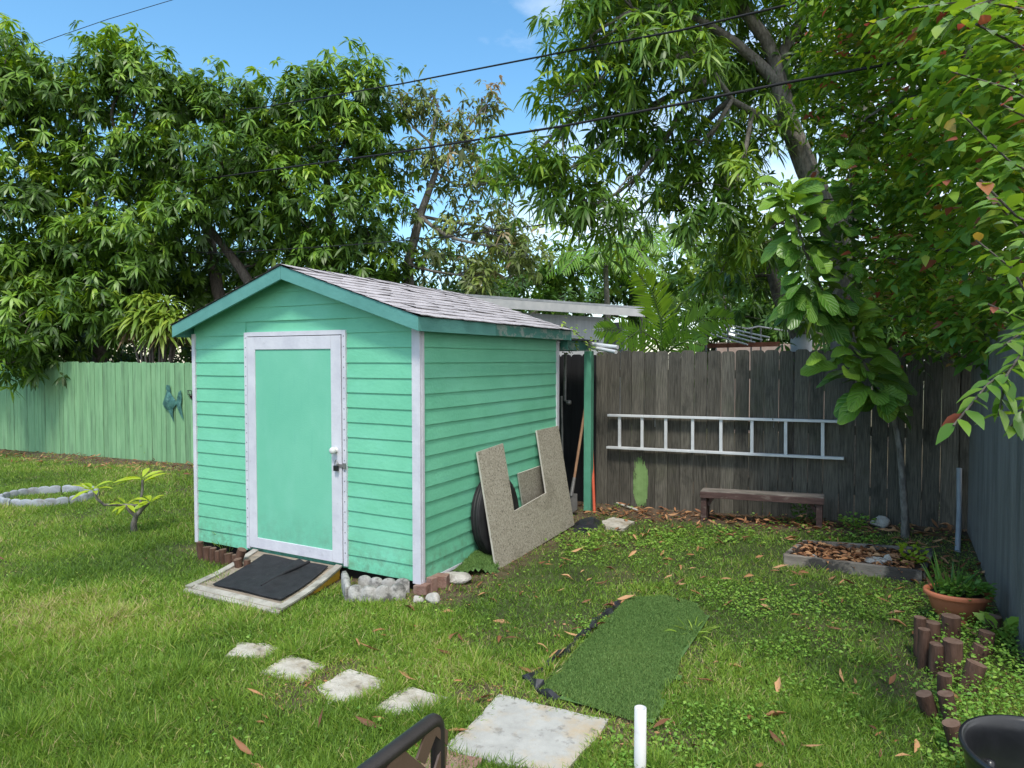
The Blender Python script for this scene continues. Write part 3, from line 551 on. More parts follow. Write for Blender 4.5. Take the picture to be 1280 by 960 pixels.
# ================================================================== SHED
SW, SL, ZB, ZW, ZR = 2.44, 2.40, .08, 1.93, 2.44
slope = (ZR-2.006)/(SW/2+.10)
def roofz(u): return ZR-abs(u+SW/2)*slope
shed = empty('garden_shed', (-SW/2, SL/2, 0), 'mint green clapboard garden shed with white door frame and shingle roof', 'shed')
EX = .1143
def course(mb, a, b, z0, z1, fn, rng, clipf=None):
    """one lapped board between stations a and b; fn(s,out,z)->point; wavy bottom edge"""
    n = max(1, int(abs(b-a)/.28)); ss = np.linspace(a, b, n+1); wb = rng.normal(0, .0011, n+1); wo_ = rng.normal(0, .0004, n+1)
    lo = []; hi = []; bk = []
    for i, s_ in enumerate(ss):
        lo.append(fn(s_, .013+wo_[i], z0+wb[i])); bk.append(fn(s_, .0, z0+wb[i]+.001))
        hi.append(fn(s_ if clipf is None else clipf(s_, z1), .004, z1))
    for i in range(n):
        mb.add([lo[i], lo[i+1], hi[i+1], hi[i]], [(0, 1, 2, 3)], 0, False); mb.add([bk[i], bk[i+1], lo[i+1], lo[i]], [(0, 1, 2, 3)], 0)
    mb.add([bk[0], lo[0], hi[0]], [(0, 1, 2)]); mb.add([bk[-1], lo[-1], hi[-1]], [(0, 1, 2)])
rs = np.random.default_rng(21)
DL, DR = -1.79, -.674       # door opening incl. trim
def wall_front(dpl, sgn, name, door):
    mb = MB(); fn = lambda s_, o, z: (s_, dpl+sgn*o, z); z = ZB; k = 0
    while z < ZR-.03:
        z1 = min(z+EX+.004, ZR-.02)
        def hw(zz): return min(SW/2, max(0.01, (ZR-.0-zz)/slope-.0)) if zz > ZW else SW/2
        a, b = -SW/2-hw(z), -SW/2+hw(z)
        cf = lambda s_, zz, a=a, b=b, z=z: -SW/2+(s_+SW/2)*hw(zz)/hw(z)
        if door and z < 1.925:
            course(mb, a, DL, z, z1, fn, rs, cf); course(mb, DR, b, z, z1, fn, rs, cf)
        else: course(mb, a, b, z, z1, fn, rs, cf)
        z += EX
    o_ = sgn*.0
    mb.prism([(-SW, dpl, ZB), (0, dpl, ZB), (0, dpl, ZW), (-SW/2, dpl, ZR-.01), (-SW, dpl, ZW)], (0, -sgn*.03, 0))
    return mb.build(name, M['siding'], shed)
wall_front(0, -1, 'front_siding', True); wall_front(SL, 1, 'rear_siding', False)
for uu, sg, nm in ((0, 1, 'side_siding'), (-SW, -1, 'side_siding')):
    mb = MB(); z = ZB+.0
    while z < 1.90:
        course(mb, .0, SL, z, min(z+EX+.004, 1.95), lambda s_, o, zz: (uu+sg*o, s_, zz), rs); z += EX
    mb.box(min(uu, uu-sg*.03), max(uu, uu-sg*.03), .031, SL-.031, ZB, 1.95); mb.build(nm, M['siding'], shed)
def trimboard(name, x0, x1, y0, y1, z0, z1, m='white', bev=.002):
    b = MB(); b.box(x0, x1, y0, y1, z0, z1); return b.build(name, M[m], shed, bevel=bev)
trimboard('corner_trim', -.052, .020, -.024, -.002, ZB-.015, 1.925); trimboard('corner_trim', .0015, .024, -.0015, .030, ZB-.015, 1.925)
trimboard('corner_trim', -SW-.022, -SW+.018, -.024, -.002, ZB-.015, 1.93); trimboard('corner_trim', .002, .022, SL-.035, SL+.02, ZB-.015, 1.90)
trimboard('corner_trim', -SW-.022, -SW-.002, SL-.035, SL+.02, ZB-.015, 1.90)
trimboard('base_skid', -SW+.03, -.03, .03, SL-.05, .0, ZB-.004, 'dark', 0)
trimboard('base_strip', .002, .018, .035, SL-.04, ZB-.022, ZB-.001, 'white', 0)
# door and trims
dt = MB()
dt.box(DL, DL+.036, -.026, .0, .10, 1.93); dt.box(DR-.036, DR, -.026, .0, .10, 1.93); dt.box(DL+.037, DR-.037, -.026, .0, 1.897, 1.932)
for i in range(22):
    for uu in (DL+.018, DR-.018): dt.box(uu-.004, uu+.004, -.0278, -.0262, .2+i*.08, .208+i*.08, 1)
dt.build('door_trim', [M['white'], M['alu_dull']], shed)
db = MB(); db.box(DL+.037, DR-.037, -.012, -.001, .115, 1.896); db.build('door_backing', M['dark'], shed)
door = MB(); door.box(-1.655, -.822, -.024, -.013, .205, 1.785); door = door.build('door', M['panel'], shed)
fr = MB(); x0, x1 = DL+.044, DR-.044; fr.box(x0, -1.655, -.032, -.0135, .118, 1.890); fr.box(-.820, x1, -.032, -.0135, .118, 1.890)
fr.box(-1.654, -.821, -.032, -.0135, 1.786, 1.890); fr.box(-1.654, -.821, -.032, -.0135, .118, .207); fr.build('door_frame', M['white'], door, bevel=.0025)
kb = MB()
def lathe_d(mb, c, prof, n=20):      # lathe around the -d axis
    vs = []; 
    for r, o in prof:
        for k in range(n): t = 2*math.pi*k/n; vs.append((c[0]+r*math.cos(t), c[1]-o, c[2]+r*math.sin(t)))
    mb.add(vs, [(i*n+k, i*n+(k+1) % n, (i+1)*n+(k+1) % n, (i+1)*n+k) for i in range(len(prof)-1) for k in range(n)], 0, True)
lathe_d(kb, (-.775, -.032, 1.0), [(.024, 0), (.024, .004), (.012, .006), (.011, .016), (.024, .022), (.028, .034), (.025, .046), (.012, .052), (0, .053)])
kb.build('door_knob', M['knob'], door)
hp = MB(); hp.box(-.765, -.700, -.038, -.0325, .872, .895); hp.box(-.698, -.672, -.040, -.0325, .86, .905); hp.tube([(-.742, -.038, .884), (-.742, -.056, .884), (-.742, -.056, .900), (-.742, -.04, .902)], .004, 6); hp.build('hasp', M['steel'], door)
pl = MB(); pl.tube([(-.768, -.05, .885), (-.768, -.05, .915), (-.757, -.05, .928), (-.745, -.05, .915), (-.745, -.05, .885)], .0035, 6); lk = pl.build('padlock_shackle', M['steel'], door)
pl = MB(); pl.box(-.777, -.736, -.062, -.040, .842, .885); pl.build('padlock_body', M['tub'], lk, bevel=.004)
for i in range(0):
    z = .2+i*.08
    for uu in (DL+.018, DR-.018): nl.box(uu-.004+rs.normal(0, .003), uu+.004, -.0275, -.0262, z, z+.008)
# fascias
FO = -.15; RO = .10; LO = .11
def rake(name, u0, u1, dd, m):
    b = MB(); z0, z1 = roofz(u0), roofz(u1)
    ys = (dd, dd+.022)
    p = lambda u, z: [(u, ys[0], z), (u, ys[1], z)]
    a = [(u0, ys[0], z0-.105), (u1, ys[0], z1-.105), (u1, ys[1], z1-.105), (u0, ys[1], z0-.105), (u0, ys[0], z0), (u1, ys[0], z1), (u1, ys[1], z1), (u0, ys[1], z0)]
    b.hexa(a); return b.build(name, M[m], shed, bevel=.002)
rake('rake_fascia', -SW-LO, -SW/2-.001, FO, 'teal'); rake('rake_fascia', -SW/2+.001, RO, FO, 'teal')
rake('rake_fascia', -SW-LO, -SW/2-.001, SL+.13, 'teal'); rake('rake_fascia', -SW/2+.001, RO, SL+.13, 'teal')
ez = roofz(RO)
b = MB(); b.box(RO-.021, RO-.001, FO+.024, .95, ez-.104, ez-.002); b.build('eave_fascia', M['teal'], shed, bevel=.002)
b = MB(); b.box(RO-.021, RO-.001, .953, SL+.127, ez-.102, ez-.004); tag(b.build('eave_fascia', M['teal_peel'], shed, bevel=.002), 'peeling eave board')
b = MB(); b.box(-SW-LO+.001, -SW-LO+.021, FO+.024, SL+.127, ez-.104, ez-.002); b.build('eave_fascia', M['teal'], shed)
# soffit / roof deck
for s0, s1, in ((-SW-LO+.022, -SW/2), (-SW/2, RO-.022)):
    b = MB(); z0, z1 = roofz(s0)-.02, roofz(s1)-.02
    b.hexa([(s0, FO+.023, z0-.015), (s1, FO+.023, z1-.015), (s1, SL+.129, z1-.015), (s0, SL+.129, z0-.015), (s0, FO+.023, z0), (s1, FO+.023, z1), (s1, SL+.129, z1), (s0, SL+.129, z0)])
    b.build('roof_deck', M['soffit'], shed)
# shingles: real tabs, a little curled and uneven
rsh = np.random.default_rng(77)
sh = MB(); run = SW/2+RO+.02; L_ = math.hypot(run, run*slope); expo = .127; nrow = int(L_/expo)+1
for side in (1, -1):
    rr = run if side == 1 else SW/2+LO+.02; nrow = int(math.ceil(math.hypot(rr, rr*slope)/expo)); ca = 1/math.hypot(1, slope); sa = slope*ca
    for k in range(nrow):
        s1 = math.hypot(rr, rr*slope)-k*expo; s0 = max(s1-expo-.03, .0)      # distances from the ridge
        y = FO-.012; off = (k % 2)*.15+rsh.uniform(-.03, .03); first = True
        while y < SL+.15:
            wd = .30 if not first else .30-off; first = False; y1 = min(y+wd, SL+.158)
            ends = []
            nseg = 3; pts_lo = []; pts_up = []
            cur = abs(rsh.normal(0, .004)); c2 = abs(rsh.normal(0, .006)) if rsh.random() < .3 else .001; dx = rsh.normal(0, .006)
            for j in range(nseg+1):
                yy = y+.0012+(y1-y-.0024)*j/nseg; lift = .010+cur*(j/nseg)+c2*(1-j/nseg)+rsh.normal(0, .0012)
                sl = s1+dx+rsh.normal(0, .004)
                def pt(s_, h): return (-SW/2+side*(s_*ca+h*sa), yy, ZR-s_*sa+h*ca)
                pts_lo.append((pt(sl, lift), pt(sl, lift-.006))); pts_up.append((pt(s0, .0045), pt(s0, .0)))
            for j in range(nseg):
                sh.hexa([pts_lo[j][1], pts_lo[j+1][1], pts_up[j+1][1], pts_up[j][1], pts_lo[j][0], pts_lo[j+1][0], pts_up[j+1][0], pts_up[j][0]]) if nseg == 1 else sh.add([pts_lo[j][0], pts_lo[j+1][0], pts_up[j+1][0], pts_up[j][0], pts_lo[j][1], pts_lo[j+1][1]], [(0, 1, 2, 3), (4, 5, 1, 0)])
            y = y1
for i in range(11):     # ridge caps
    y0 = FO-.014+i*.26; y1 = min(y0+.27, SL+.16); h = .014+rsh.uniform(0, .004)
    for side in (1, -1):
        a = (-SW/2, y0, ZR+h); b_ = (-SW/2, y1, ZR+h-.006); c_ = (-SW/2+side*.13, y1, ZR+h-.006-.13*slope+.002); d_ = (-SW/2+side*.13, y0, ZR+h-.13*slope+.004)
        sh.add([a, b_, c_, d_], [(0, 1, 2, 3)])
roof = sh.build('shingle_roof', M['shingle'], shed)
ug = MB()
for side, rr in ((1, run-.012), (-1, SW/2+LO+.008)):
    ug.add([(-SW/2, FO-.006, ZR+.001), (-SW/2+side*rr, FO-.006, ZR+.001-rr*slope), (-SW/2+side*rr, SL+.152, ZR+.001-rr*slope), (-SW/2, SL+.152, ZR+.001)], [(0, 1, 2, 3)])
ug.build('roof_felt', M['dark'], roof)

# lean-to beam and green post behind the shed
pp = YG(735, 640); pp[0] = .07
post = empty('green_post', (pp[0], 3.12, 0), 'mint green square post standing just behind the shed corner', 'post')
b = MB(); b.box(pp[0]-.042, pp[0]+.042, 3.08, 3.165, -.02, 1.80); b.build('post_shaft', M['teal_post'], post, bevel=.003)
b = MB(); b.box(-.03, .05, SL+.16, 3.18, 1.803, 1.905); b.build('beam', M['teal_peel'], post)
b = MB(); b.box(-2.3, -.06, 3.08, 3.16, 1.80, 1.90); b.build('beam', M['teal_peel'], post)
b = MB(); b.box(-2.35, .12, SL+.155, 3.30, 1.908, 1.925); b.build('lean_to_sheet', M['tarp'], post)

# ================================================================== RAMP + MAT
rampE = empty('shed_ramp', (-1.2, -.4, 0), 'weathered sagging plywood ramp with yellow side at the shed door', 'ramp')
UR0, UR1, RD = -1.70, -.74, -.80
def rz(d, u=0):
    t = (-d-.03)/(-RD-.03); return .092-(.092-.034)*t-.030*math.sin(math.pi*t)*(.7)+.0*u
def rskew(u, d): return u+(.30*(-d/.8)*(1 if True else 0)) if False else u+.18*(-d/.8)
b = MB(); nd = 10; nb = 5
for k in range(nb):
    d0 = -.03+(RD+.03)*k/nb; d1 = -.03+(RD+.03)*(k+1)/nb+.004
    for j in range(3):
        da, dbb = d0+(d1-d0)*j/3, d0+(d1-d0)*(j+1)/3
        b.hexa([(rskew(UR0, da), da, rz(da)-.016), (rskew(UR1, da), da, rz(da)-.016), (rskew(UR1, dbb), dbb, rz(dbb)-.016), (rskew(UR0, dbb), dbb, rz(dbb)-.016),
                (rskew(UR0, da), da, rz(da)), (rskew(UR1, da), da, rz(da)), (rskew(UR1, dbb), dbb, rz(dbb)), (rskew(UR0, dbb), dbb, rz(dbb))])
b.build('deck', M['deck_wood'], rampE)
for uo, nm in ((UR0-.012, 'edge_strip'), (UR1-.05, 'edge_strip')):
    b = MB()
    for j in range(8):
        da, dbb = -.03+(RD+.03)*j/8, -.03+(RD+.03)*(j+1)/8; w_ = .062
        b.hexa([(rskew(uo, da), da, rz(da)+.001), (rskew(uo+w_, da), da, rz(da)+.001), (rskew(uo+w_, dbb), dbb, rz(dbb)+.001), (rskew(uo, dbb), dbb, rz(dbb)+.001),
                (rskew(uo, da), da, rz(da)+.013), (rskew(uo+w_, da), da, rz(da)+.013), (rskew(uo+w_, dbb), dbb, rz(dbb)+.013), (rskew(uo, dbb), dbb, rz(dbb)+.013)])
    b.build(nm, M['deck_pale'], rampE)
b = MB(); e = RD; b.hexa([(rskew(UR0, e), e-.03, rz(e)-.03), (rskew(UR1, e), e-.03, rz(e)-.03), (rskew(UR1, e), e+.055, rz(e)+.001), (rskew(UR0, e), e+.055, rz(e)+.001), (rskew(UR0, e), e-.03, rz(e)-.012), (rskew(UR1, e), e-.03, rz(e)-.012), (rskew(UR1, e), e+.055, rz(e)+.014), (rskew(UR0, e), e+.055, rz(e)+.014)])
b.build('front_lip', M['deck_pale'], rampE)
for uo in (UR0+.01, UR1-.04):
    b = MB(); poly = []
    for j in range(9): da = -.03+(RD+.06)*j/8; poly.append((rskew(uo, da), da, rz(da)-.018))
    poly += [(rskew(uo, RD+.05), RD+.05, -.01), (rskew(uo, -.03), -.03, -.01)]
    b.prism(poly, (.028, 0, 0)); b.build('side_board', M['deck_wood'] if uo < -1 else M['yellow'], rampE)
matE = MB(); nx, ny = 14, 10
def mpt(i, j):
    s_, t = i/nx, j/ny; u = -1.60+.13+(s_*.70); d = -.09-.60*t; u = rskew(u, d)-.06
    z = rz(d)+.020+.004*math.sin(s_*9+t*4)+.022*math.exp(-((s_-.62-.10*(t-.5))/.045)**2)*(1-sm(t, .75, 1))
    return (u, d, float(z))
vs = [mpt(i, j) for j in range(ny+1) for i in range(nx+1)]; vs2 = [(x, y, z-.006) for x, y, z in vs]; N0 = len(vs)
nxx = nx+1; fs = [(j*nxx+i, j*nxx+i+1, (j+1)*nxx+i+1, (j+1)*nxx+i) for j in range(ny) for i in range(nx)]
matE.add(vs, fs, 0, True); rim = [i for i in range(nxx)]+[j*nxx+nx for j in range(1, ny+1)]+[ny*nxx+i for i in range(nx-1, -1, -1)]+[j*nxx for j in range(ny-1, 0, -1)]
matE.add(vs+vs2, [(rim[k], rim[(k+1) % len(rim)], rim[(k+1) % len(rim)]+N0, rim[k]+N0) for k in range(len(rim))])
mo = matE.build('rubber_mat', M['mat_black'], base=(-1.2, -.4, .06)); tag(mo, 'black rubber mat with a raised fold lying on the shed ramp', 'mat')
rd = MB(); a_, c_ = mpt(10, 0), mpt(8, 8); rd.tube([(a_[0], a_[1], a_[2]+.004), ((a_[0]+c_[0])/2, (a_[1]+c_[1])/2, (a_[2]+c_[2])/2+.012), (c_[0], c_[1], c_[2]+.002)], [.014, .013, .008], 8); rd.build('rolled_strip', M['mat_black'], mo)

# ================================================================== LEANING BOARDS + TIRE
p0 = W(.235, 0, 0); topd = np.array([-.205, 0, 1.0]); nb_ = np.cross(DX, (UX*topd[0]+ZX*topd[2])); nb_ /= np.linalg.norm(nb_)
def bpt(px, py): q = Yd(onplane(px, py, p0, nb_)); return q
outl = [bpt(*q) for q in ((621, 714), (718, 656), (698, 532), (671, 538), (683, 616), (643, 639), (629, 554), (597, 565))]
n_y = np.cross((0, 1, 0), topd); n_y = n_y/np.linalg.norm(n_y)
b = MB(); b.prism([outl[i] for i in range(8)], -n_y*.016 if n_y[0] > 0 else n_y*.016, 0, 1)
o = b.build('particle_board', [M['chip'], M['chip_edge']]); tag(o, 'U shaped speckled particle board with notch cut out leaning on shed', 'board', 'particle boards leaning on the shed')
b = MB(); q0 = W(.034, 0, 0); nb2 = UX
o2 = [Yd(onplane(a, c, q0, nb2)) for a, c in ((655, 640), (692, 628), (688, 578), (648, 592))]
b.prism(o2, (-.014, 0, 0), 0, 1); o = b.build('particle_board', [M['chip'], M['chip_edge']]); tag(o, 'small particle board piece behind the notched board, touching the siding', 'board', 'particle boards leaning on the shed')
tire = empty('tire', (.1, 1.22, 0), 'black car tire tucked between the shed wall and the notched board', 'tire')
def torus_u(mb, c, R_, prof, tilt, n=48):
    vs = []
    for k in range(n):
        t = 2*math.pi*k/n
        for x, r in prof:
            y = r*math.cos(t); z = r*math.sin(t); xx = x
            X = xx*math.cos(tilt)-z*math.sin(tilt); Z = xx*math.sin(tilt)+z*math.cos(tilt)
            vs.append((c[0]+X, c[1]+y, c[2]+Z))
    m = len(prof); mb.add(vs, [(k*m+i, k*m+(i+1) % m, ((k+1) % n)*m+(i+1) % m, ((k+1) % n)*m+i) for k in range(n) for i in range(m)], 0, True)
b = MB(); tp = [(a_*.68, c_) for a_, c_ in [(-.062, .20), (-.070, .235), (-.072, .29), (-.058, .322), (-.045, .330), (-.040, .324), (-.034, .330), (-.004, .332), (-.002, .325), (.004, .332), (.034, .330), (.040, .324), (.045, .330), (.058, .322), (.072, .29), (.070, .235), (.062, .20), (.055, .205), (.055, .30), (-.055, .30), (-.055, .205)]]
torus_u(b, (.072, 1.0, .375), .33, [(a_, c_*1.07) for a_, c_ in tp], .10); b.build('tread', M['rubber'], tire)
b = MB(); torus_u(b, (.072, 1.0, .375), .2, [(.036, .196), (.038, .185), (.02, .17), (-.02, .17), (-.034, .196)], .10); b.build('rim', M['rubber'], tire)

# turf scrap, bricks, stones at the corner
rk = np.random.default_rng(9)
def rock(name, c, r, m, label, cat, group=None, seed=0, flat=.6):
    import bmesh
    rr = np.random.default_rng(seed+100); bm = bmesh.new(); bmesh.ops.create_icosphere(bm, subdivisions=3, radius=1)
    cuts = [(nrm(rr.normal(0, 1, 3)), rr.uniform(.55, .85)) for _ in range(9)]
    vs = []; fs = []
    for v in bm.verts:
        q = np.array(v.co)
        for nn, h in cuts:
            e_ = q@nn-h
            if e_ > 0: q = q-nn*e_*.92
        vs.append(np.array(c)+q*[r[0], r[1], r[2]]+rr.normal(0, .012*min(r), 3))
    fs = [tuple(v.index for v in f.verts) for f in bm.faces]; bm.free(); mb = MB(); mb.add(vs, fs, 0, False); o = mb.build(name, M[m]); tag(o, label, cat, group); return o
def brick(px, py, rot, label, s=(.19, .09, .055), tilt=0):
    c = YG(px, py); mb = MB(); ca, sa = math.cos(rot), math.sin(rot); pts = []
    for z in (0, s[2]):
        for x, y in ((-1, -1), (1, -1), (1, 1), (-1, 1)):
            X, Y = x*s[0]/2, y*s[1]/2; pts.append((c[0]+X*ca-Y*sa, c[1]+X*sa+Y*ca, c[2]+z+X*tilt))
    mb.hexa(pts); o = mb.build('brick', M['brick'], bevel=.004); tag(o, label, 'brick', 'bricks at the shed corner'); return o
brick(549, 733, .3, 'reddish brick nearest the shed corner, lying flat', (.14, .09, .09)); brick(540, 740, 1.3, 'small upright brick piece in front of the shed corner', (.06, .06, .11)); brick(528, 742, .1, 'half brick leftmost of the bricks at the shed corner', (.11, .08, .07), .1)
rock('concrete_chunk', YG(570, 727)+[0, 0, .035], (.13, .09, .05), 'rock', 'flat grey concrete chunk under the turf scrap by shed wall', 'rock', seed=1)
rock('stone', YG(543, 752)+[0, 0, .02], (.07, .05, .045), 'rock', 'whitish stone in grass in front of the bricks', 'rock', seed=2)
rock('stone', YG(522, 752)+[0, 0, .01], (.05, .04, .035), 'rock', 'small pale stone left of the whitish stone by the shed corner', 'rock', seed=3)
def turf_patch(name, poly_y, label, cat, rng, zf, n, L, parent_base=None, thick=.012, tone0=.5, step=.06):
    root = empty(name, (np.mean([p[0] for p in poly_y]), np.mean([p[1] for p in poly_y]), 0), label, cat)
    P2 = [np.array([p[0], p[1], zf(p[0], p[1])]) for p in poly_y]
    xs = [p[0] for p in P2]; ys = [p[1] for p in P2]
    gx = np.arange(min(xs), max(xs)+step, step); gy = np.arange(min(ys), max(ys)+step, step); mb = MB()
    for a in gx:
        for c in gy:
            if inpoly(np.array([a]), np.array([c]), poly_y)[0]:
                q = [(a-step/2, c-step/2), (a+step/2, c-step/2), (a+step/2, c+step/2), (a-step/2, c+step/2)]
                mb.add([(x, y, zf(x, y)) for x, y in q], [(0, 1, 2, 3)], 0, True)
    mb.build('backing', TURFM2, root)
    x = rng.uniform(min(xs), max(xs), n); y = rng.uniform(min(ys), max(ys), n); k = inpoly(x, y, poly_y); x, y = x[k], y[k]; n = len(x)
    z = np.array([zf(a, c) for a, c in zip(x, y)]); lf = LF()
    D = np.stack([rng.normal(0, .45, n), rng.normal(0, .45, n), np.ones(n)], -1); N = np.stack([rng.normal(0, 1, n), rng.normal(0, 1, n), np.full(n, .1)], -1)
    lf.add(np.stack([x, y, z], -1), D, N, L*rng.uniform(.7, 1.3, n), .0045, .2, .1, BLADE, 1, 2, tone0+rng.normal(0, .2, n)+.25*(fbm(vn1, x*3, y*3)-.5)); lf.build('pile', TURFM, root, yard=True); return root
TURFM2 = mat('turf_backing', (.07, .14, .04), (.09, .17, .05), .9, 20)
rt = np.random.default_rng(41)
tpoly = ypoly(TURF)
turf_patch('turf_mat', tpoly, 'dark green rectangular artificial turf mat on the lawn beside the slab', 'turf mat', rt, lambda x, y: float(gzy(x, y))+.018, 90000, .016)
sp_ = [YG(*q) for q in ((558, 722), (578, 708), (610, 694), (625, 700), (622, 716), (585, 722))]
SPC = np.mean(sp_, 0)
turf_patch('turf_scrap', sp_, 'crumpled scrap of green turf heaped against the shed wall', 'turf scrap', rt, lambda x, y: max(.004, .105-.9*((x-SPC[0])**2*3.0+(y-SPC[1])**2*.9)+.018*math.sin(x*31)*math.cos(y*17)), 9000, .024, step=.03)
# black border along the turf mat
b = MB(); rr = np.random.default_rng(6); pts = [YG(a, c)+[0, 0, .02] for a, c in ((690, 876), (672, 866), (664, 852), (690, 832), (712, 812), (735, 789), (757, 770), (775, 755))]
fine = []
for i in range(len(pts)-1):
    for j in range(4): fine.append(pts[i]+(pts[i+1]-pts[i])*j/4+np.append(rr.normal(0, .011, 2), rr.normal(-.006, .008)))
fine.append(pts[-1]); b.tube(fine, [.019+rr.uniform(-.010, .014) for _ in fine], 5, smooth=False)
o = b.build('edging_strip', M['tarp']); tag(o, 'crumpled black plastic edging along the left side of the turf mat', 'edging')

# ================================================================== SCALLOPED EDGERS
def edger(path, h, th, lobes, label, group, m, name='scalloped_edger', cat='edging', lo_=.72, bl0=.5):
    """path: function s in 0..1 -> (u,d) ; scalloped top and rounded face"""
    mb = MB(); n = lobes*8; rows = []
    for i in range(n+1):
        s_ = i/n; u, d = path(s_); e_ = 1e-3; u2, d2 = path(min(1, s_+e_)); u1, d1 = path(max(0, s_-e_)); tx, ty = u2-u1, d2-d1; l = math.hypot(tx, ty); nx_, ny_ = ty/l, -tx/l
        w = abs(math.sin(math.pi*s_*lobes)); z0 = float(gzy(u, d))-.02; hh = h*(lo_+(1-lo_)*math.sqrt(w)); bu = th*(bl0+(1-bl0)*w)
        rows.append([(u+nx_*bu, d+ny_*bu, z0), (u+nx_*bu, d+ny_*bu, z0+hh*.85), (u+nx_*bu*.5, d+ny_*bu*.5, z0+hh), (u-nx_*bu*.5, d-ny_*bu*.5, z0+hh), (u-nx_*bu, d-ny_*bu, z0+hh*.85), (u-nx_*bu, d-ny_*bu, z0)])
    vs = [p for r in rows for p in r]; k = 6
    mb.add(vs, [(i*k+j, i*k+j+1, (i+1)*k+j+1, (i+1)*k+j) for i in range(n) for j in range(5)], 0, True)
    mb.add(rows[0], [tuple(range(6))]); mb.add(rows[-1], [tuple(range(6))]); o = mb.build(name, m); tag(o, label, cat, group); return o
rc = YG(63, 624); rl = ['front', 'right', 'back right', 'back', 'left']
for i in range(5):
    a0 = math.radians(-150+i*72)+.02; a1 = a0+math.radians(72)-.04
    edger(lambda s_, a0=a0, a1=a1: (rc[0]+.49*math.cos(a0+(a1-a0)*s_), rc[1]+.49*math.sin(a0+(a1-a0)*s_)), .115, .022, 5, 'pale blue grey scalloped edger, %s piece of the round bed' % ['left front', 'right front', 'right rear', 'rear', 'left rear'][i], 'edgers of the round flower bed', M['ring'], lo_=.86, bl0=.8)
def seg(p, q, bow=0):
    p = YG(*p); q = YG(*q); nn = np.array([-(q-p)[1], (q-p)[0]])
    return lambda s_: (p[0]+(q-p)[0]*s_+nn[0]*bow*math.sin(math.pi*s_), p[1]+(q-p)[1]*s_+nn[1]*bow*math.sin(math.pi*s_))
edger(seg((436, 750), (506, 748), -.12), .13, .035, 4, 'stained white scalloped edger, front one by the shed corner', 'edgers piled at the shed corner', M['concrete'], lo_=.84, bl0=.72)
edger(seg((450, 735), (512, 740), -.1), .12, .03, 4, 'stained scalloped edger behind the front one, against the siding', 'edgers piled at the shed corner', M['concrete'], lo_=.84, bl0=.72)
edger(seg((430, 731), (435, 752), 0), .15, .028, 1, 'short upright edger end beside the ramp', 'edgers piled at the shed corner', M['concrete'], lo_=.84, bl0=.72)

# ================================================================== LOG EDGINGS
def logs(items, label, name='log_edging'):
    cx = np.mean([i[0] for i in items]); cy = np.mean([i[1] for i in items]); root = empty(name, (cx, cy, 0), label, 'log edging'); r_ = np.random.default_rng(len(items))
    for (u, d, r, h, tx, ty) in items:
        b = MB(); z = float(gzy(u, d))-.02; n = 12; ps = [(u+tx*t, d+ty*t, z+h*t) for t in (0, .3, .6, 1)]
        b.tube(ps, [r*r_.uniform(.95, 1.05) for _ in ps], n, 0, cap=False)
        top = np.array(ps[-1]); vs = [b.v[-n+k] for k in range(n)]; b.add(vs, [tuple(range(n))], 1)
        b.build('log', [M['log'], M['log_end']], root)
    return root
rl_ = np.random.default_rng(8); it = []
for i in range(9):
    px = 252+i*7; py = 697+i*1.6+(6 if i > 6 else 0); q = YG(px, py+2); it.append((q[0], q[1], .030+rl_.uniform(-.004, .006), .15+rl_.uniform(-.04, .02), rl_.normal(0, .01), rl_.normal(0, .01)))
it.append((*YG(293, 712)[:2], .036, .19, .07, .02))
logs(it, 'brown log edging standing in front of the shed left of the ramp')
it = []
for px, py, pt_, w, tx in ((1149, 822, 782, 12, 0), (1154, 836, 797, 12, 0), (1170, 845, 816, 15, 0), (1190, 848, 812, 20, 0), (1165, 812, 788, 16, 0), (1188, 806, 780, 19, 0), (1206, 868, 840, 20, .05), (1180, 880, 855, 14, 0), (1166, 897, 880, 17, -.04), (1190, 905, 880, 16, -.03), (1201, 945, 918, 18, -.04), (1213, 838, 818, 16, .05), (1228, 820, 800, 16, .02), (1240, 800, 780, 17, 0)):
    q = YG(px, py); dep = (q[0]*UX[1]+q[1]*DX[1]+AO[1]); h = (py-pt_)/850*dep*1.02; it.append((q[0], q[1], w/2/850*dep*1.12, h+.07, tx, tx*.4))
logs(it, 'tumbled brown log edging winding beside the terracotta pot on the right')

# ================================================================== PAVERS
def paver(pts, m, label, name='paver', th=.045, cat='paver', group=None, zt=.022, seed=0):
    rr = np.random.default_rng(seed); poly = []; P0 = ypoly(pts)
    for i in range(len(P0)):
        a, c = P0[i], P0[(i+1) % len(P0)]
        for j in range(5): t = j/5; q = a+(c-a)*t; poly.append((q[0]+rr.normal(0, .006), q[1]+rr.normal(0, .006), q[2]+zt))
    z0 = float(np.mean([p[2] for p in poly])); poly = [(x, y, z0) for x, y, z in poly]
    mb = MB(); mb.prism(poly, (0, 0, -th)); o = mb.build(name, m, bevel=.006); tag(o, label, cat, group); return o
for pp_, lb, s_ in zip(PAVERS, ('farthest stepping stone, small, nearest the ramp', 'second stepping stone from the ramp, four sided', 'third stepping stone from the ramp, broken irregular outline', 'stepping stone closest to the large slab'), range(4)):
    paver(pp_, M['paver'], 'rough cream concrete '+lb, group='stepping stones leading from the ramp', seed=s_, zt=.012)
paver(SLAB, M['slab'], 'large pale concrete slab with orange stain in front of the turf mat', 'slab', .05, 'slab', zt=.02, seed=9)
paver(STONE, M['paver'], 'small flat stone on the ground near the green post', 'flat_stone', .04, 'stone', zt=.03, seed=12)
paver([(508, 958), (548, 943), (600, 956), (585, 985), (520, 985)], M['brick'], 'dull red brick paver below the large slab', 'brick_paver', .05, 'paver', zt=.03, seed=13)

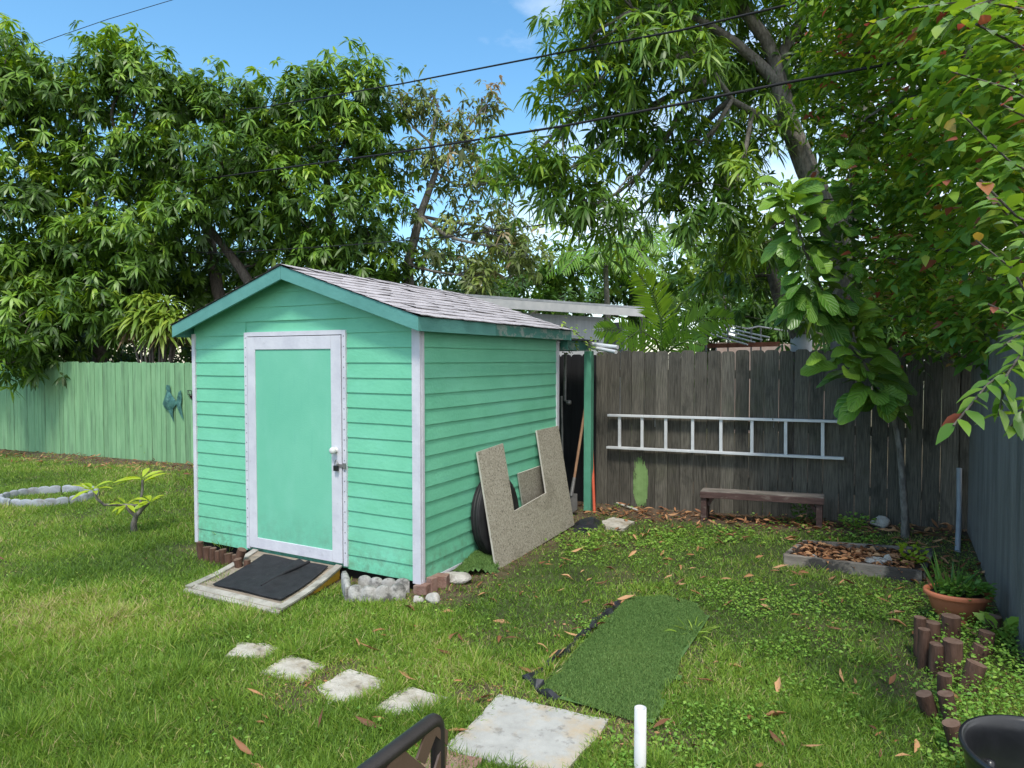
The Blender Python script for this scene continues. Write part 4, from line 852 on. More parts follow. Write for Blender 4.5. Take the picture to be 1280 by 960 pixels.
# ================================================================== THINGS ALONG THE BACK FENCE
lad = empty('ladder', (.62+.76, DF-.05, .68), 'aluminium ladder hung sideways on the dark board fence', 'ladder')
def fpt(px, py, off): q = Yd(onplane(px, py, W(0, DF-off, 0), DX)); return q
TL, TR, BL, BR = fpt(760, 519, .06), fpt(1054, 527, .06), fpt(759, 559, .06), fpt(1055, 573, .06)
for a, c in ((TL, TR), (BL, BR)):
    b = MB(); b.bar(a, c, .064, .026); b.build('side_rail', M['alu'], lad, bevel=.003)
for px in (777, 809, 841.5, 877, 913, 951, 990.5, 1032):
    t = (px-760)/294; a = TL+(TR-TL)*t; c = BL+(BR-BL)*((px-759)/296); b = MB(); b.bar(a-[0, 0, .013], c+[0, 0, .013], .033, .028, up=(0, 1, 0)); b.build('rung', M['alu'], lad, bevel=.003)
for px, py in ((818, 524), (967, 524)):
    q = fpt(px, py, .03); b = MB(); b.tube([q+[0, .028, .0], q+[0, -.07, .0], q+[0, -.07, .02]], .005, 6); b.tube([q+[0, .028, 0], q+[0, .024, -.09]], .006, 6); b.build('hook', M['alu_dull'], lad)
bn = empty('bench', (1.9, 3.2, 0), 'low worn brown wooden bench below the ladder', 'bench')
bl, br = YG(884, 652), YG(1021, 662); zl, zr = bl[2], br[2]; TH = .30
def bp_(t, off, z): q = bl+(br-bl)*t; nn = np.array([-(br-bl)[1], (br-bl)[0], 0]); nn /= np.linalg.norm(nn); return q+nn*off+[0, 0, z]
for j, off in enumerate((.045, .145)):
    b = MB(); b.bar(bp_(-.07, off, TH), bp_(1.06, off, TH), .092, .032); b.build('seat_plank', M['bench_top'], bn, bevel=.003)
b = MB(); b.bar(bp_(-.07, -.012, TH-.022), bp_(1.06, -.012, TH-.022), .022, .06); b.build('apron', M['bench'], bn, bevel=.003)
for t in (-.035, 1.02):
    b = MB(); b.bar(bp_(t, .04, -.03), bp_(t, .04, TH-.017), .055, .085, up=(0, 1, 0)); b.build('leg', M['bench'], bn, bevel=.003)
    b = MB(); b.bar(bp_(t, .16, -.03), bp_(t, .16, TH-.017), .055, .06, up=(0, 1, 0)); b.build('leg', M['bench'], bn, bevel=.003)
    s_ = 1 if t < .5 else -1
    b = MB(); b.bar(bp_(t+s_*.028, .06, TH-.14), bp_(t+s_*.10, .06, TH-.02), .03, .035, up=(0, 1, 0)); b.build('brace', M['bench'], bn)
# shovel, red pole, downpipe, sheet
sh_ = empty('shovel', (.0, 3.2, 0), 'old shovel with brown wooden handle leaning behind the green post', 'shovel')
q0, q1, q2, q3 = [Yd(P(*q)) for q in ((733, 500, 7.75), (718, 597, 7.5), (714, 620, 7.45), (712, 640, 7.45))]
b = MB(); b.tube([q0, q1], .016, 8); b.build('handle', M['handle'], sh_)
b = MB(); b.tube([q1, q2], [.02, .022], 8); b.build('socket', M['steel'], sh_)
b = MB(); b.prism([q2+[-.05, 0, .03], q2+[.07, 0, .03], q3+[.09, 0, .04], q3+[.04, 0, .0], q3+[-.04, 0, .02]], (0, .006, 0)); b.build('blade', M['steel'], sh_)
b = MB(); b.tube([YG(743, 641), Yd(P(739, 533, 7.85))], .017, 8); tag(b.build('pole', M['red']), 'orange red pole leaning on the fence beside the green post', 'pole')
b = MB(); b.tube([Yd(P(707, 441, 7.95)), Yd(P(706, 500, 7.92)), Yd(P(711, 503, 7.9))], .020, 8); b.lathe(Yd(P(711, 503, 7.9)), [(0, -.03), (.03, -.02), (.034, 0), (.03, .02), (0, .03)], 10); tag(b.build('drain_pipe', M['alu_dull']), 'thin grey pipe with elbow hanging before the black boards', 'pipe')
b = MB(); b.tube([Yd(P(702, 495, 7.7)), Yd(P(704, 640, 7.6))], .013, 6); tag(b.build('metal_rod', M['steel']), 'dull steel rod standing against the black boards', 'rod')
rr = np.random.default_rng(4); b = MB(); g0 = [YG(*q) for q in ((716, 656), (742, 646), (752, 652), (748, 662), (730, 668), (716, 664))]; cz = np.mean(g0, 0)+[0, 0, .05]
inn = [cz+(g-cz)*.5+[0, 0, .01+rr.uniform(0, .03)] for g in g0]; vs = [g+[0, 0, .0] for g in g0]+inn+[cz]; n = 6
b.add(vs, [(i, (i+1) % n, n+(i+1) % n, n+i) for i in range(n)]+[(n+i, n+(i+1) % n, 2*n) for i in range(n)]); tag(b.build('plastic_sheet', M['tarp']), 'crumpled black plastic sheet at the foot of the green post', 'sheet')
b = MB(); b.tube([YG(771, 632)+[0, 0, .03], YG(797, 640)+[0, 0, .02]], .012, 6); tag(b.build('stick', M['chip_edge']), 'thin pale stick lying by the fence under the paint swatch', 'stick')
rock('rock', YG(1101, 659)+[0, 0, .05], (.10, .08, .07), 'rock', 'rounded pale rock at the fence foot left of the slim fig trunk', 'rock', seed=5)
b = MB(); b.tube([YG(1197, 690), Yd(P(1199, 640, 6.25)), Yd(P(1199, 585, 6.3))], .022, 10); tag(b.build('conduit', M['conduit']), 'blue grey plastic conduit standing in the corner of the two fences', 'pipe')
# tubes lying over the lean-to corner
for a, c, r, lb in (((728, 429, 7.7), (772, 434, 7.3), .022, 'upper one of two white tubes poking out over the green post'), ((733, 433, 7.7), (770, 440, 7.2), .020, 'lower one of two white tubes poking out over the green post')):
    b = MB(); b.tube([Yd(P(*a)), Yd(P(*c))], r, 10); tag(b.build('white_tube', M['alu']), lb, 'tube', 'white tubes over the green post')

# raised bed
bed = empty('raised_bed', tuple(np.mean(BED, 0)), 'low wooden raised bed frame filled with soil and leaves before the fence', 'raised bed')
hb = .10
for i, (h, w) in enumerate(((.10, .045), (.09, .04), (.10, .045), (.09, .04))):
    a, c = BED[i].copy(), BED[(i+1) % 4].copy(); dv = (c-a)/np.linalg.norm(c-a)
    if i % 2: a = a+dv*.03; c = c-dv*.03
    b = MB(); b.bar(a+[0, 0, h/2-.01], c+[0, 0, h/2-.01], w, h); b.build('plank', M['bed_wood'], bed, bevel=.003)
b = MB(); g = [q+[0, 0, .045] for q in BED]; cb = np.mean(BED, 0); vs = []
for j in range(9):
    for i in range(9):
        s_, t = i/8, j/8; q = (g[0]*(1-s_)+g[1]*s_)*(1-t)+(g[3]*(1-s_)+g[2]*s_)*t; q = cb+(q-cb)*.965+[0, 0, .045+.012*math.sin(s_*11+t*7)]; vs.append((q[0], q[1], BED[0][2]+.05+.012*math.sin(s_*11+t*7)+(BED[2][2]-BED[0][2])*t*.8))
b.add(vs, [(j*9+i, j*9+i+1, (j+1)*9+i+1, (j+1)*9+i) for j in range(8) for i in range(8)], 0, True); b.build('soil', M['soil'], bed)
rock('stone', YG(1096, 712)+[0, 0, .07], (.11, .07, .03), 'rock', 'flat tan stone in the raised bed', 'rock', seed=7)
rock('stone', YG(1110, 714)+[0, 0, .09], (.035, .02, .055), 'rock', 'upright white stone in the raised bed', 'rock', seed=8)
rock('stone', YG(1018, 706)+[0, 0, .07], (.025, .02, .02), 'rock', 'tiny white pebble at the left of the raised bed', 'rock', seed=9)

# terracotta planter
pc = YG(1196, 780); pc[2] = .035
pot = empty('planter', tuple(pc), 'oval terracotta planter holding onion like greens', 'planter')
b = MB(); b.lathe(pc, [(.10, .03), (.118, .04), (.150, .145), (.150, .147), (.168, .150), (.172, .158), (.172, .172), (.168, .182), (.160, .184), (.150, .180), (.146, .168), (.14, .16)], 40, 1.15, .9, rot=.3); b.lathe(pc, [(.0, .03), (.10, .03)], 40, 1.15, .9, rot=.3); b.build('pot_body', M['terra'], pot)
for a in (0, 1.6, 3.1, 4.7):
    b = MB(); b.lathe(pc+[.085*math.cos(a+.3), .07*math.sin(a+.3), 0], [(.028, -.01), (.024, .035)], 10); b.build('foot', M['terra'], pot)
b = MB(); b.lathe(pc, [(0, .158), (.143, .156)], 30, 1.13, .88, rot=.3); b.build('potting_soil', M['soil'], pot)
rg = np.random.default_rng(15); lf = LF(); n = 34; a = rg.random(n)*6.28; rr = rg.random(n)*.10
base = pc+np.stack([np.cos(a)*rr, np.sin(a)*rr, np.full(n, .155)], -1); D = np.stack([np.cos(a)*.35, np.sin(a)*.35, np.ones(n)], -1)+rg.normal(0, .15, (n, 3))
lf.add(base-[.03, 0, 0], D, rg.normal(0, 1, (n, 3)), rg.uniform(.14, .32, n), .012, .12, .3, BLADE, 3, 3, rg.uniform(0, .6, n))
n = 160; a = rg.random(n)*6.28; rr = rg.random(n)**.5*.13; base = pc+np.stack([np.cos(a)*rr*1.1, np.sin(a)*rr*.9, .16+rg.random(n)*.08], -1)+[.05, 0, 0]
lf.add(base, np.stack([np.cos(a), np.sin(a), rg.uniform(.2, 1.4, n)], -1), np.tile([[0, 0, 1.]], (n, 1))+rg.normal(0, .3, (n, 3)), .06, .034, .4, .2, OVATE, 3, 2, rg.uniform(.4, 1, n))
lf.add(np.array([pc+[-.16, -.02, .17], pc+[-.15, .0, .17]]), np.array([[-1, -.5, -.1], [-1, -.8, .25]]), np.array([[0, 0, 1.], [0, 0, 1.]]), .30, .012, .3, .2, BLADE, 3, 2, .3)
pg = lf.build('potted_greens', POTL, base=pc+[0, 0, .15], yard=True); tag(pg, 'green onion blades and leafy herbs growing in the terracotta planter', 'plant')
# black tub
tcn = Yd(np.array([1.90, 2.33, 0])); tcn[2] = 0
tub = empty('nursery_tub', tuple(tcn), 'round black plastic tub cut off at the lower right corner', 'tub')
b = MB(); b.lathe(tcn, [(.0, .01), (.21, .01), (.225, .02), (.235, .10), (.245, .11), (.25, .20), (.262, .21), (.265, .235), (.262, .26), (.275, .275), (.285, .30), (.283, .315), (.272, .315), (.262, .30), (.252, .26), (.245, .20), (.235, .12), (.22, .04), (0, .03)], 56); b.build('tub_body', M['tub'], tub)
for k in range(8):
    t = k*math.pi/4; b = MB(); c = tcn+[.243*math.cos(t), .243*math.sin(t), .16]
    b.lathe(tcn+[.235*math.cos(t), .235*math.sin(t), .12], [(.0, .05), (.018, .045), (.024, .0)], 10); b.build('lug', M['tub'], tub)
# white pvc stub in front
pv = G(800, 968); z1 = .22; topp = onplane(800.5, 884, pv, np.array([0, 1., 0])); b = MB()
r = .0245; q = Yd(pv); hh = topp[2]; b.lathe(q, [(r, -.05), (r, hh), (r*.82, hh), (r*.82, -.05)], 28); tag(b.build('pvc_pipe', M['pvc']), 'white pvc pipe stub standing upright at the bottom edge', 'pipe')

# ================================================================== GREEN FENCE ORNAMENTS
def fz(px, py, off): return Yd(onplane(px, py, W(0, DF-off, 0), DX))
fish = empty('fish_ornament', tuple(fz(214, 505, .03)), 'verdigris metal fish ornament hung on the green fence', 'ornament')
def fpoly(pts, off, th): return [fz(a, c, off) for a, c in pts]
b = MB(); body = [(203, 505), (207, 493), (209, 486), (212, 490), (219, 500), (221, 504), (217, 510), (212, 514), (207, 511)]
pp_ = fpoly(body, .03, 0); cb = np.mean(pp_, 0)+[0, -.05, 0]; n = len(pp_); b.add(pp_+[cb], [(i, (i+1) % n, n) for i in range(n)], 0, True); b.add([p_+[0, .004, 0] for p_ in pp_], [tuple(range(n))]); b.build('body', M['verdigris'], fish)
for nm, pts in (('tail_fin', [(220, 503), (223, 490), (226, 488), (227, 498), (226, 507), (229, 524), (226, 520), (222, 511)]), ('fin', [(210, 512), (216, 511), (216, 519), (217, 527), (214, 521)]), ('fin', [(207, 486), (208, 481), (212, 482), (213, 490), (209, 489)])):
    b = MB(); b.prism(fpoly(pts, .034, 0), (0, .006, 0)); b.build(nm, M['verdigris'], fish)
bk = empty('wire_basket', tuple(fz(244, 500, .1)), 'half round wire wall basket on the green fence beside the fish', 'basket')
c = fz(246, 488, .015); R_ = .15; b = MB()
def bpnt(a, ph): return c+np.array([R_*math.cos(a)*math.cos(ph), -R_*math.sin(a)*math.cos(ph), -R_*1.25*math.sin(ph)])
for ph in (0, .35, .75): b.tube([bpnt(t*math.pi/12, ph) for t in range(13)], .0035, 5)
for k in range(9): b.tube([bpnt(k*math.pi/8, t*math.pi/16) for t in range(8)], .003, 5)
b.build('wire_frame', M['wire'], bk)
b = MB(); vs = [bpnt(i*math.pi/10, .5+j*.25)*1 for j in range(5) for i in range(11)]; b.add([c+(np.array(v)-c)*.93 for v in vs], [(j*11+i, j*11+i+1, (j+1)*11+i+1, (j+1)*11+i) for j in range(4) for i in range(10)], 0, True)
b.add([c+(np.array(vs[i])-c)*.93 for i in range(11)], [tuple(range(11))]); b.build('liner', M['soil'], bk)

# ================================================================== FOREGROUND CHAIR
z_r = .80
e0 = G(547, 896, z_r); e1 = G(455, 966, z_r); dv = (e0-e1)/np.linalg.norm(e0-e1); e2 = e0-dv*.52; lt = np.array([-dv[1], dv[0], 0])   # lt points to the left of the rail
ch = empty('metal_chair', (e0-dv*.26)*[1, 1, 0], 'dark tube patio chair with bronze lattice back at the bottom edge', 'chair', yard=False)
def arc(c, a, b_, n=5): return [c+a*math.cos(t)+b_*math.sin(t) for t in np.linspace(0, math.pi/2, n)]
rb = .03; r_t = .0185
pts = [e2*[1, 1, 0]]+[e2+[0, 0, -rb]-dv*0]+arc(e2+dv*rb+[0, 0, -rb], -dv*rb, np.array([0, 0, rb]))[1:]+arc(e0-dv*rb+[0, 0, -rb], np.array([0, 0, rb]), dv*rb)+[e0*[1, 1, 0]]
b = MB(); b.tube(pts, r_t, 14); b.build('back_frame', M['tube_black'], ch, yard=False)
pn = lt; off = -lt*.016
def cpl(px, py): return onplane(px, py, e0+off, lt)
def cpoly(pts): return [cpl(420+a*.15625, 840+c*.15625) for a, c in pts]
for nm, pts in (('lattice_band', [(822, 410), (898, 470), (894, 590), (800, 510), (715, 740), (650, 700), (728, 470)]), ('lattice_band', [(546, 624), (760, 800), (700, 1100), (200, 1100), (430, 735)]), ('lattice_band', [(852, 585), (893, 600), (868, 900), (760, 900)])):
    b = MB(); b.prism(cpoly(pts), lt*.006); b.build(nm, M['bronze'], ch, yard=False, bevel=.001)
b = MB(); s0 = e0*[1, 1, 0]+[0, 0, .42]-dv*.02; s1 = s0-dv*.48
b.prism([s0, s1, s1+lt*.42, s0+lt*.42], (0, 0, .02)); b.build('seat', M['bronze'], ch, yard=False)
for q in (s0, s1):
    f_ = q+lt*.42; b = MB(); b.tube([f_*[1, 1, 0], f_], .015, 10); b.build('leg', M['tube_black'], ch, yard=False)

# ================================================================== PLANTS IN THE YARD
# plumeria on the left lawn
pb = G(168, 665); pl_ = empty('plumeria', pb, 'young plumeria with lime leaf rosettes on the left lawn', 'plant', yard=False)
b = MB(); dp = pb[1]/math.cos(PITCH)
def lp(px, py, dz=0): return P(px, py, dp+dz)
b.tube([pb-[0, 0, .03], lp(167, 655), lp(170, 645)], [.035, .030, .024], 8)
b.tube([lp(170, 645), lp(178, 636), lp(186, 628)], [.024, .018, .014], 8); b.tube([lp(170, 645), lp(161, 638), lp(157, 632)], [.02, .015, .012], 7)
b.tube([lp(176, 639), lp(176, 625), lp(178, 612), lp(178, 600)], [.018, .013, .012, .011], 7); b.tube([lp(172, 632), lp(150, 631), lp(130, 631, -.1), lp(121, 623, -.1), lp(117, 613, -.1)], [.014, .013, .013, .012, .011], 7)
b.build('stem', M['bark_pale'], pl_, yard=False)
rg = np.random.default_rng(31); lf = LF()
for q, s_ in ((lp(117, 612, -.1), 1), (lp(178, 599), 1.05), (lp(158, 631), .9), (lp(187, 627), .9)):
    rosettes(lf, rg, np.array([q]), np.array([[0, -.15, 1.]]), 11, .20*s_, .052, .5, (52, 88), .05, .22, 4, .35, LANCE, .25, 3)
lf.build('leaves', LIME, pl_)
# fiddle leaf fig
fb = G(1132, 672); dfi = fb[1]; fg = empty('fiddle_leaf_fig', fb, 'slim fiddle leaf fig with big glossy leaves before the dark fence', 'tree', yard=False)
def fp(px, py, dz=0): return P(px, py, dfi+dz)
b = MB(); tr = [fb-[0, 0, .05], fp(1131, 640), fp(1128, 600), fp(1125, 560), fp(1117, 520), fp(1104, 490)]
b.tube(tr, [.040, .034, .030, .028, .026, .022], 9); b.tube([fp(1104, 490), fp(1085, 465), fp(1072, 440), fp(1066, 415)], [.022, .018, .014, .010], 7)
b.tube([fp(1117, 520), fp(1112, 480), fp(1120, 455, .1), fp(1130, 440, .15)], [.022, .018, .016, .012], 7); b.tube([fp(1104, 490), fp(1060, 430, .2), fp(1030, 370, .2), fp(1005, 310, .1), fp(990, 260)], [.02, .02, .018, .014, .010], 7)
b.tube([fp(1060, 430, .2), fp(1068, 340, .2), fp(1066, 260, .1), fp(1062, 210)], [.018, .015, .012, .009], 7); b.build('trunk', M['bark_pale'], fg, yard=False)
lf = LF()
for axis, k, sz, t0, upb in (([(1100, 505), (1085, 470), (1070, 430), (1062, 398)], 58, .31, .50, .5), ([(1012, 390), (1012, 360), (1003, 310), (990, 262), (982, 235)], 74, .29, .34, .1), ([(1050, 290), (1062, 260), (1060, 220), (1050, 190)], 34, .27, .30, .2), ([(1105, 505), (1085, 480), (1055, 460), (1030, 450)], 14, .28, .5, .3), ([(1045, 385), (1048, 350), (1040, 320)], 14, .26, .1, -.1)):
    ax = [fp(*q) for q in axis]
    for i in range(k):
        t = (i+.5)/k*(len(ax)-1); j = min(int(t), len(ax)-2); q = ax[j]+(ax[j+1]-ax[j])*(t-j); a = i*2.4+rg.uniform(-.5, .5); upf = i/k
        D = np.array([math.cos(a), math.sin(a)*.8-.2, -.5+upb+1.1*upf**1.5+rg.uniform(-.35, .35)]); N = np.array([-math.cos(a)*.5, -.75, 1.])+rg.normal(0, .45, 3)
        lf.add([q+nrm(D)*.05], [D], [N], sz*rg.uniform(.55, 1.2), sz*.60*rg.uniform(.8, 1.1), rg.uniform(.15, .7), rg.uniform(.1, .4), FIDDLE, 5, 3, t0+.5*upf+rg.normal(0, .17), wave=rg.uniform(.05, .3))
lf.build('leaves', FIG, fg)
# small plants near the corner: yellow green sprig, sprigs under the bench, leafy plant beside the pot
def sprig(px, py, n, h, r, L, Wd, m, label, tone=.6, name='weed_plant', prof=OVATE, seed=0, spread=.7):
    rr = np.random.default_rng(seed+500); q = G(px, py); lf = LF(); a = rr.random(n)*6.28; rad = rr.random(n)**.5*r
    base = q+np.stack([np.cos(a)*rad, np.sin(a)*rad, rr.random(n)*h], -1)
    lf.add(base, np.stack([np.cos(a)*spread, np.sin(a)*spread, rr.uniform(.1, 1, n)], -1), np.tile([[0, 0, 1.]], (n, 1))+rr.normal(0, .4, (n, 3)), L*rr.uniform(.7, 1.2, n), Wd, .3, .2, prof, 3, 2, tone+rr.normal(0, .15, n))
    tag(lf.build(name, m, base=q), label, 'plant')
sprig(1140, 712, 90, .20, .09, .06, .03, LIME, 'yellow green leafy sprig at the right end of the raised bed', .2, seed=1)
sprig(948, 640, 30, .14, .07, .06, .035, WEED, 'small leafy sprig behind the middle of the bench', .8, seed=2)
sprig(1005, 655, 90, .18, .12, .05, .03, POTL, 'dark leafy weed clump under the right end of the bench', .3, seed=3)
sprig(1070, 660, 110, .12, .16, .045, .028, WEED, 'low weed clump at the fence foot right of the bench', .6, seed=4)
sprig(1252, 803, 26, .10, .05, .15, .065, WEED, 'light green broad leaved plant beside the planter', .85, prof=LANCE, seed=5, spread=.45)
sprig(867, 792, 40, .03, .10, .13, .008, GRASSM, 'coarse grass tuft at the right edge of the turf mat', .7, prof=BLADE, seed=6, spread=.9)
sprig(1180, 655, 60, .25, .10, .06, .03, POTL, 'dark weed growing in the fence corner left of the conduit', .3, seed=7)
sprig(182, 575, 14, .30, .04, .07, .03, LIME, 'thin lime seedling before the green fence', .2, seed=8)
sprig(283, 690, 40, .12, .10, .12, .005, GRASSM, 'grass tuft growing out of the log edging by the shed', .6, prof=BLADE, seed=9, spread=.3)
# vine on the roof corner
rg = np.random.default_rng(44); lf = LF(); vr = empty('climbing_vine', P(712, 425, 7.3), 'sprig of climbing vine on the rear roof corner of the shed', 'vine', yard=False)
b = MB(); pth = [P(*q) for q in ((748, 440, 7.6), (735, 428, 7.5), (722, 418, 7.4), (710, 410, 7.25), (700, 405, 7.1))]; b.tube(pth, .004, 5); b.tube([P(712, 418, 7.2), P(708, 430, 7.15), P(716, 442, 7.2)], .003, 5); b.build('stem', M['bark'], vr, yard=False)
for i in range(70):
    t = rg.random()*3.99; j = int(t); q = pth[j]+(pth[j+1]-pth[j])*(t-j)+rg.normal(0, .035, 3)
    if i % 3 == 0: q = P(rg.uniform(700, 745), rg.uniform(412, 445), 7.25)
    a = rg.random()*6.28; lf.add([q], [[math.cos(a), math.sin(a), rg.uniform(-.6, .6)]], [[0, -.5, 1]], rg.uniform(.035, .06), .03, .3, .2, OVATE, 3, 2, rg.uniform(.4, 1))
lf.build('leaves', FARL, vr)

# ================================================================== OVERHANGING SHRUB ON THE RIGHT
def B(px, py, dep, r, k=1): return (P(px, py, dep), r, k)
rg = np.random.default_rng(61)
sb0 = W(4.25, 2.4, 0)
shrub = empty('overhanging_shrub', sb0, 'broad leaved shrub with orange new leaves overhanging the grey fence', 'shrub', yard=False)
tb = MB(); lf = LF(); st = [sb0-[0, 0, .1], sb0+[-.05, -.1, 1.0], sb0+[-.1, -.3, 2.0], sb0+[-.3, -.5, 3.0]]; tb.tube(st, [.09, .08, .07, .05], 9)
bl_ = [(1130, 120, 6, .55), (1060, 70, 6.4, .5), (1180, 40, 5.2, .5), (1210, 170, 5, .5), (1130, 225, 5.7, .48), (1060, 180, 6.3, .38), (1235, 270, 4.6, .42), (1150, 310, 5.6, .46), (1085, 320, 6.1, .36), (1185, 375, 5.6, .38), (1255, 370, 4.7, .4), (1110, 395, 6.1, .30), (1265, 90, 4, .5), (1240, -20, 4.4, .5), (1060, -20, 6, .5), (1140, -40, 5.5, .6), (1290, 200, 3.9, .45), (1215, 405, 5.4, .3), (1150, 430, 6.1, .24), (1300, 320, 4.2, .4), (1030, 130, 6.6, .3)]
bl_ += [(1180, 250, 6.6, .7), (1250, 120, 6.4, .8), (1120, 350, 6.9, .45), (1300, 260, 5.6, .7), (1210, 20, 6.5, .8), (1110, 30, 7.2, .7), (1240, 420, 5.3, .28), (1185, 425, 5.9, .2), (1140, 330, 7.4, .6), (1200, 360, 7.2, .6), (1270, 400, 6.4, .5), (1120, 180, 7.6, .7), (1090, 250, 7.4, .5)]
for px, py, dep, r in bl_:
    c = P(px, py, dep); pts = limb(tb, rg, st[2] if c[2] < 3 else st[3], c, .03, .008, up=.06)
    nt_ = int(92*(r/.45)**2)
    dirs = nrm(rg.normal(0, 1, (nt_, 3))); dirs[:, 2] = dirs[:, 2]*.8+.1; inner = rg.uniform(.15, .55, nt_)
    for dd_, ii in zip(dirs, inner):
        a0 = c+dd_*r*ii; a1 = c+dd_*r*rg.uniform(.9, 1.2)+[0, 0, -.05]; L = np.linalg.norm(a1-a0); ls = 1.45 if dep < 5.4 else 1.15; m = max(4, int(L/(.035*ls))); t = np.linspace(.1, 1, m)
        q = a0+(a1-a0)*t[:, None]; q[:, 2] += -.12*L*t**2; sd_ = nrm(np.cross(dd_, [0, 0, 1.])); al = np.where(np.arange(m) % 2 == 0, 1., -1.)[:, None]
        D = dd_*.6+sd_*al+rg.normal(0, .3, (m, 3)); D[:, 2] -= .15; N = np.tile([[0, 0, 1.]], (m, 1))+dd_*.4+rg.normal(0, .35, (m, 3))
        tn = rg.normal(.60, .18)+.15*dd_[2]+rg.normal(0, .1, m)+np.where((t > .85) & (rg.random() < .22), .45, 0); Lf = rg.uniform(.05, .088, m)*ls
        lf.add(q, D, N, Lf, Lf*.56, .3, .25, OVATE, 3, 2, np.where(tn > .92, np.where(rg.random(m) < .5, .9, tn), tn))
# near twigs, larger in view
def neartwig(p, L0=.085, bare_=.1):
    pts = [P(*q) for q in p]; tb.tube(pts, [.006]+[.004]*(len(pts)-1), 6); m = len(pts)
    tot = sum(np.linalg.norm(pts[i+1]-pts[i]) for i in range(m-1)); k = int(tot/.028)
    for i in range(k):
        t = bare_+(1-bare_)*(i+.5)/k; t_ = t*(m-1); j = min(int(t_), m-2); q = pts[j]+(pts[j+1]-pts[j])*(t_-j); dr = nrm(pts[j+1]-pts[j]); sd_ = nrm(np.cross(dr, [0, 0, 1.]))
        s_ = 1 if i % 2 else -1; D = dr*.7+sd_*s_*.9+rg.normal(0, .25, 3); D[2] += rg.uniform(-.5, .25); tn = .55+rg.normal(0, .15)+(.42 if t > .9 and rg.random() < .6 else 0)
        L = L0*rg.uniform(.7, 1.15); lf.add([q], [D], [np.array([0, -.35, 1])+rg.normal(0, .3, 3)], L, L*.55, .25, .3, OVATE, 4, 3, tn)
for p in ([(1330, 460, 2.6), (1280, 450, 2.5), (1235, 480, 2.4), (1192, 532, 2.3)], [(1330, 400, 2.6), (1290, 420, 2.5), (1258, 470, 2.4), (1248, 520, 2.4)], [(1330, 380, 2.7), (1285, 410, 2.6), (1255, 432, 2.5)],
          [(1340, 480, 2.5), (1290, 500, 2.4), (1262, 535, 2.4)], [(1330, 330, 2.6), (1285, 300, 2.4), (1240, 245, 2.3)], [(1330, 300, 2.3), (1270, 270, 2.2), (1225, 225, 2.2)], [(1330, 200, 2.2), (1290, 150, 2.1), (1250, 130, 2.1)],
          [(1330, 90, 2.4), (1280, 60, 2.3), (1220, 30, 2.2)], [(1340, -20, 2.4), (1270, -10, 2.2), (1210, 10, 2.1), (1180, 30, 2.1)], [(1320, 20, 3.0), (1220, 0, 3.0), (1140, 10, 3.0), (1090, 30, 3.0)], [(1330, 350, 3.0), (1270, 340, 3.0), (1220, 300, 3.0)],
          [(1330, 240, 3.0), (1260, 200, 3.0), (1200, 140, 3.0)], [(1330, 150, 3.0), (1260, 110, 3.0), (1190, 90, 3.0)], [(1340, 420, 2.2), (1290, 380, 2.1), (1262, 330, 2.1)], [(1330, 440, 3.1), (1280, 400, 3.1), (1235, 380, 3.1)]):
    neartwig(p)
for y0 in (460, 400, 300, 150, 20): pass
tb.tube([st[2], P(1400, 420, 3.2), P(1335, 440, 2.6)], [.03, .015, .006], 6); tb.tube([st[3], P(1420, 150, 3.0), P(1335, 250, 2.5)], [.03, .015, .006], 6); tb.tube([st[3], P(1420, -20, 3.0), P(1335, 20, 2.4)], [.03, .015, .006], 6)
tb.build('stems', M['bark'], shrub, yard=False); lf.build('foliage', BUSHL, shrub)

# ================================================================== TREES
LM = dict(L=.20, W=.055, n=14, spread=(45, 112), hang=.42, droop=.35, segs=3); LR = dict(L=.185, W=.036, n=12, hang=.5, droop=.45, segs=3)
def gr(px, dep): q = P(px, 455, dep); return np.array([q[0], q[1], float(gz(q[0], q[1]))-.1])
t1 = [gr(-40, 14.5), P(-35, 380, 14.5), P(-20, 280, 14.6), P(-5, 180, 14.6)]
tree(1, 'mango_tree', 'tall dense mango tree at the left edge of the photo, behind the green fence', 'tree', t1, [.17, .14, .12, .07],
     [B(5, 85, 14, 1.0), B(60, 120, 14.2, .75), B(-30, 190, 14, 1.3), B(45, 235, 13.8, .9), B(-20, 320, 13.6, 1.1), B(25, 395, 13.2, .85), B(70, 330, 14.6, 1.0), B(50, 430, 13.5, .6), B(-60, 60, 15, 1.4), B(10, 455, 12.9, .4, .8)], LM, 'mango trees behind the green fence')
t2 = [gr(130, 14.8), P(120, 380, 14.8), P(112, 290, 14.8), P(100, 225, 14.8)]
lim2 = [([P(112, 290, 14.8), P(125, 240, 14.6), P(150, 180, 14.4)], .09, .03), ([P(105, 250, 14.8), P(92, 208, 14.6), P(75, 160, 14.4)], .06, .02)]
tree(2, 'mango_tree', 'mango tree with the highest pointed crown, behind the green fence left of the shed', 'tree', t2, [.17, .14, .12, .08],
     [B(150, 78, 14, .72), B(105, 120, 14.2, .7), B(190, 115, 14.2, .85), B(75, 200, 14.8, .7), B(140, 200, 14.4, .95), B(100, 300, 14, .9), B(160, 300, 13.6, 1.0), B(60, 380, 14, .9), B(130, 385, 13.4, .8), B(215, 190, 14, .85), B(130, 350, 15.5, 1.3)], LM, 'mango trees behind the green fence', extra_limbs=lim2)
t3 = [gr(300, 15), P(275, 380, 15), P(262, 300, 15), P(250, 235, 15)]
lim3 = [([P(340, 400, 14.2), P(300, 335, 14.2), P(262, 285, 14.2), P(240, 230, 14.2)], .13, .05), ([P(262, 285, 14.2), P(268, 235, 14.2)], .06, .03)]
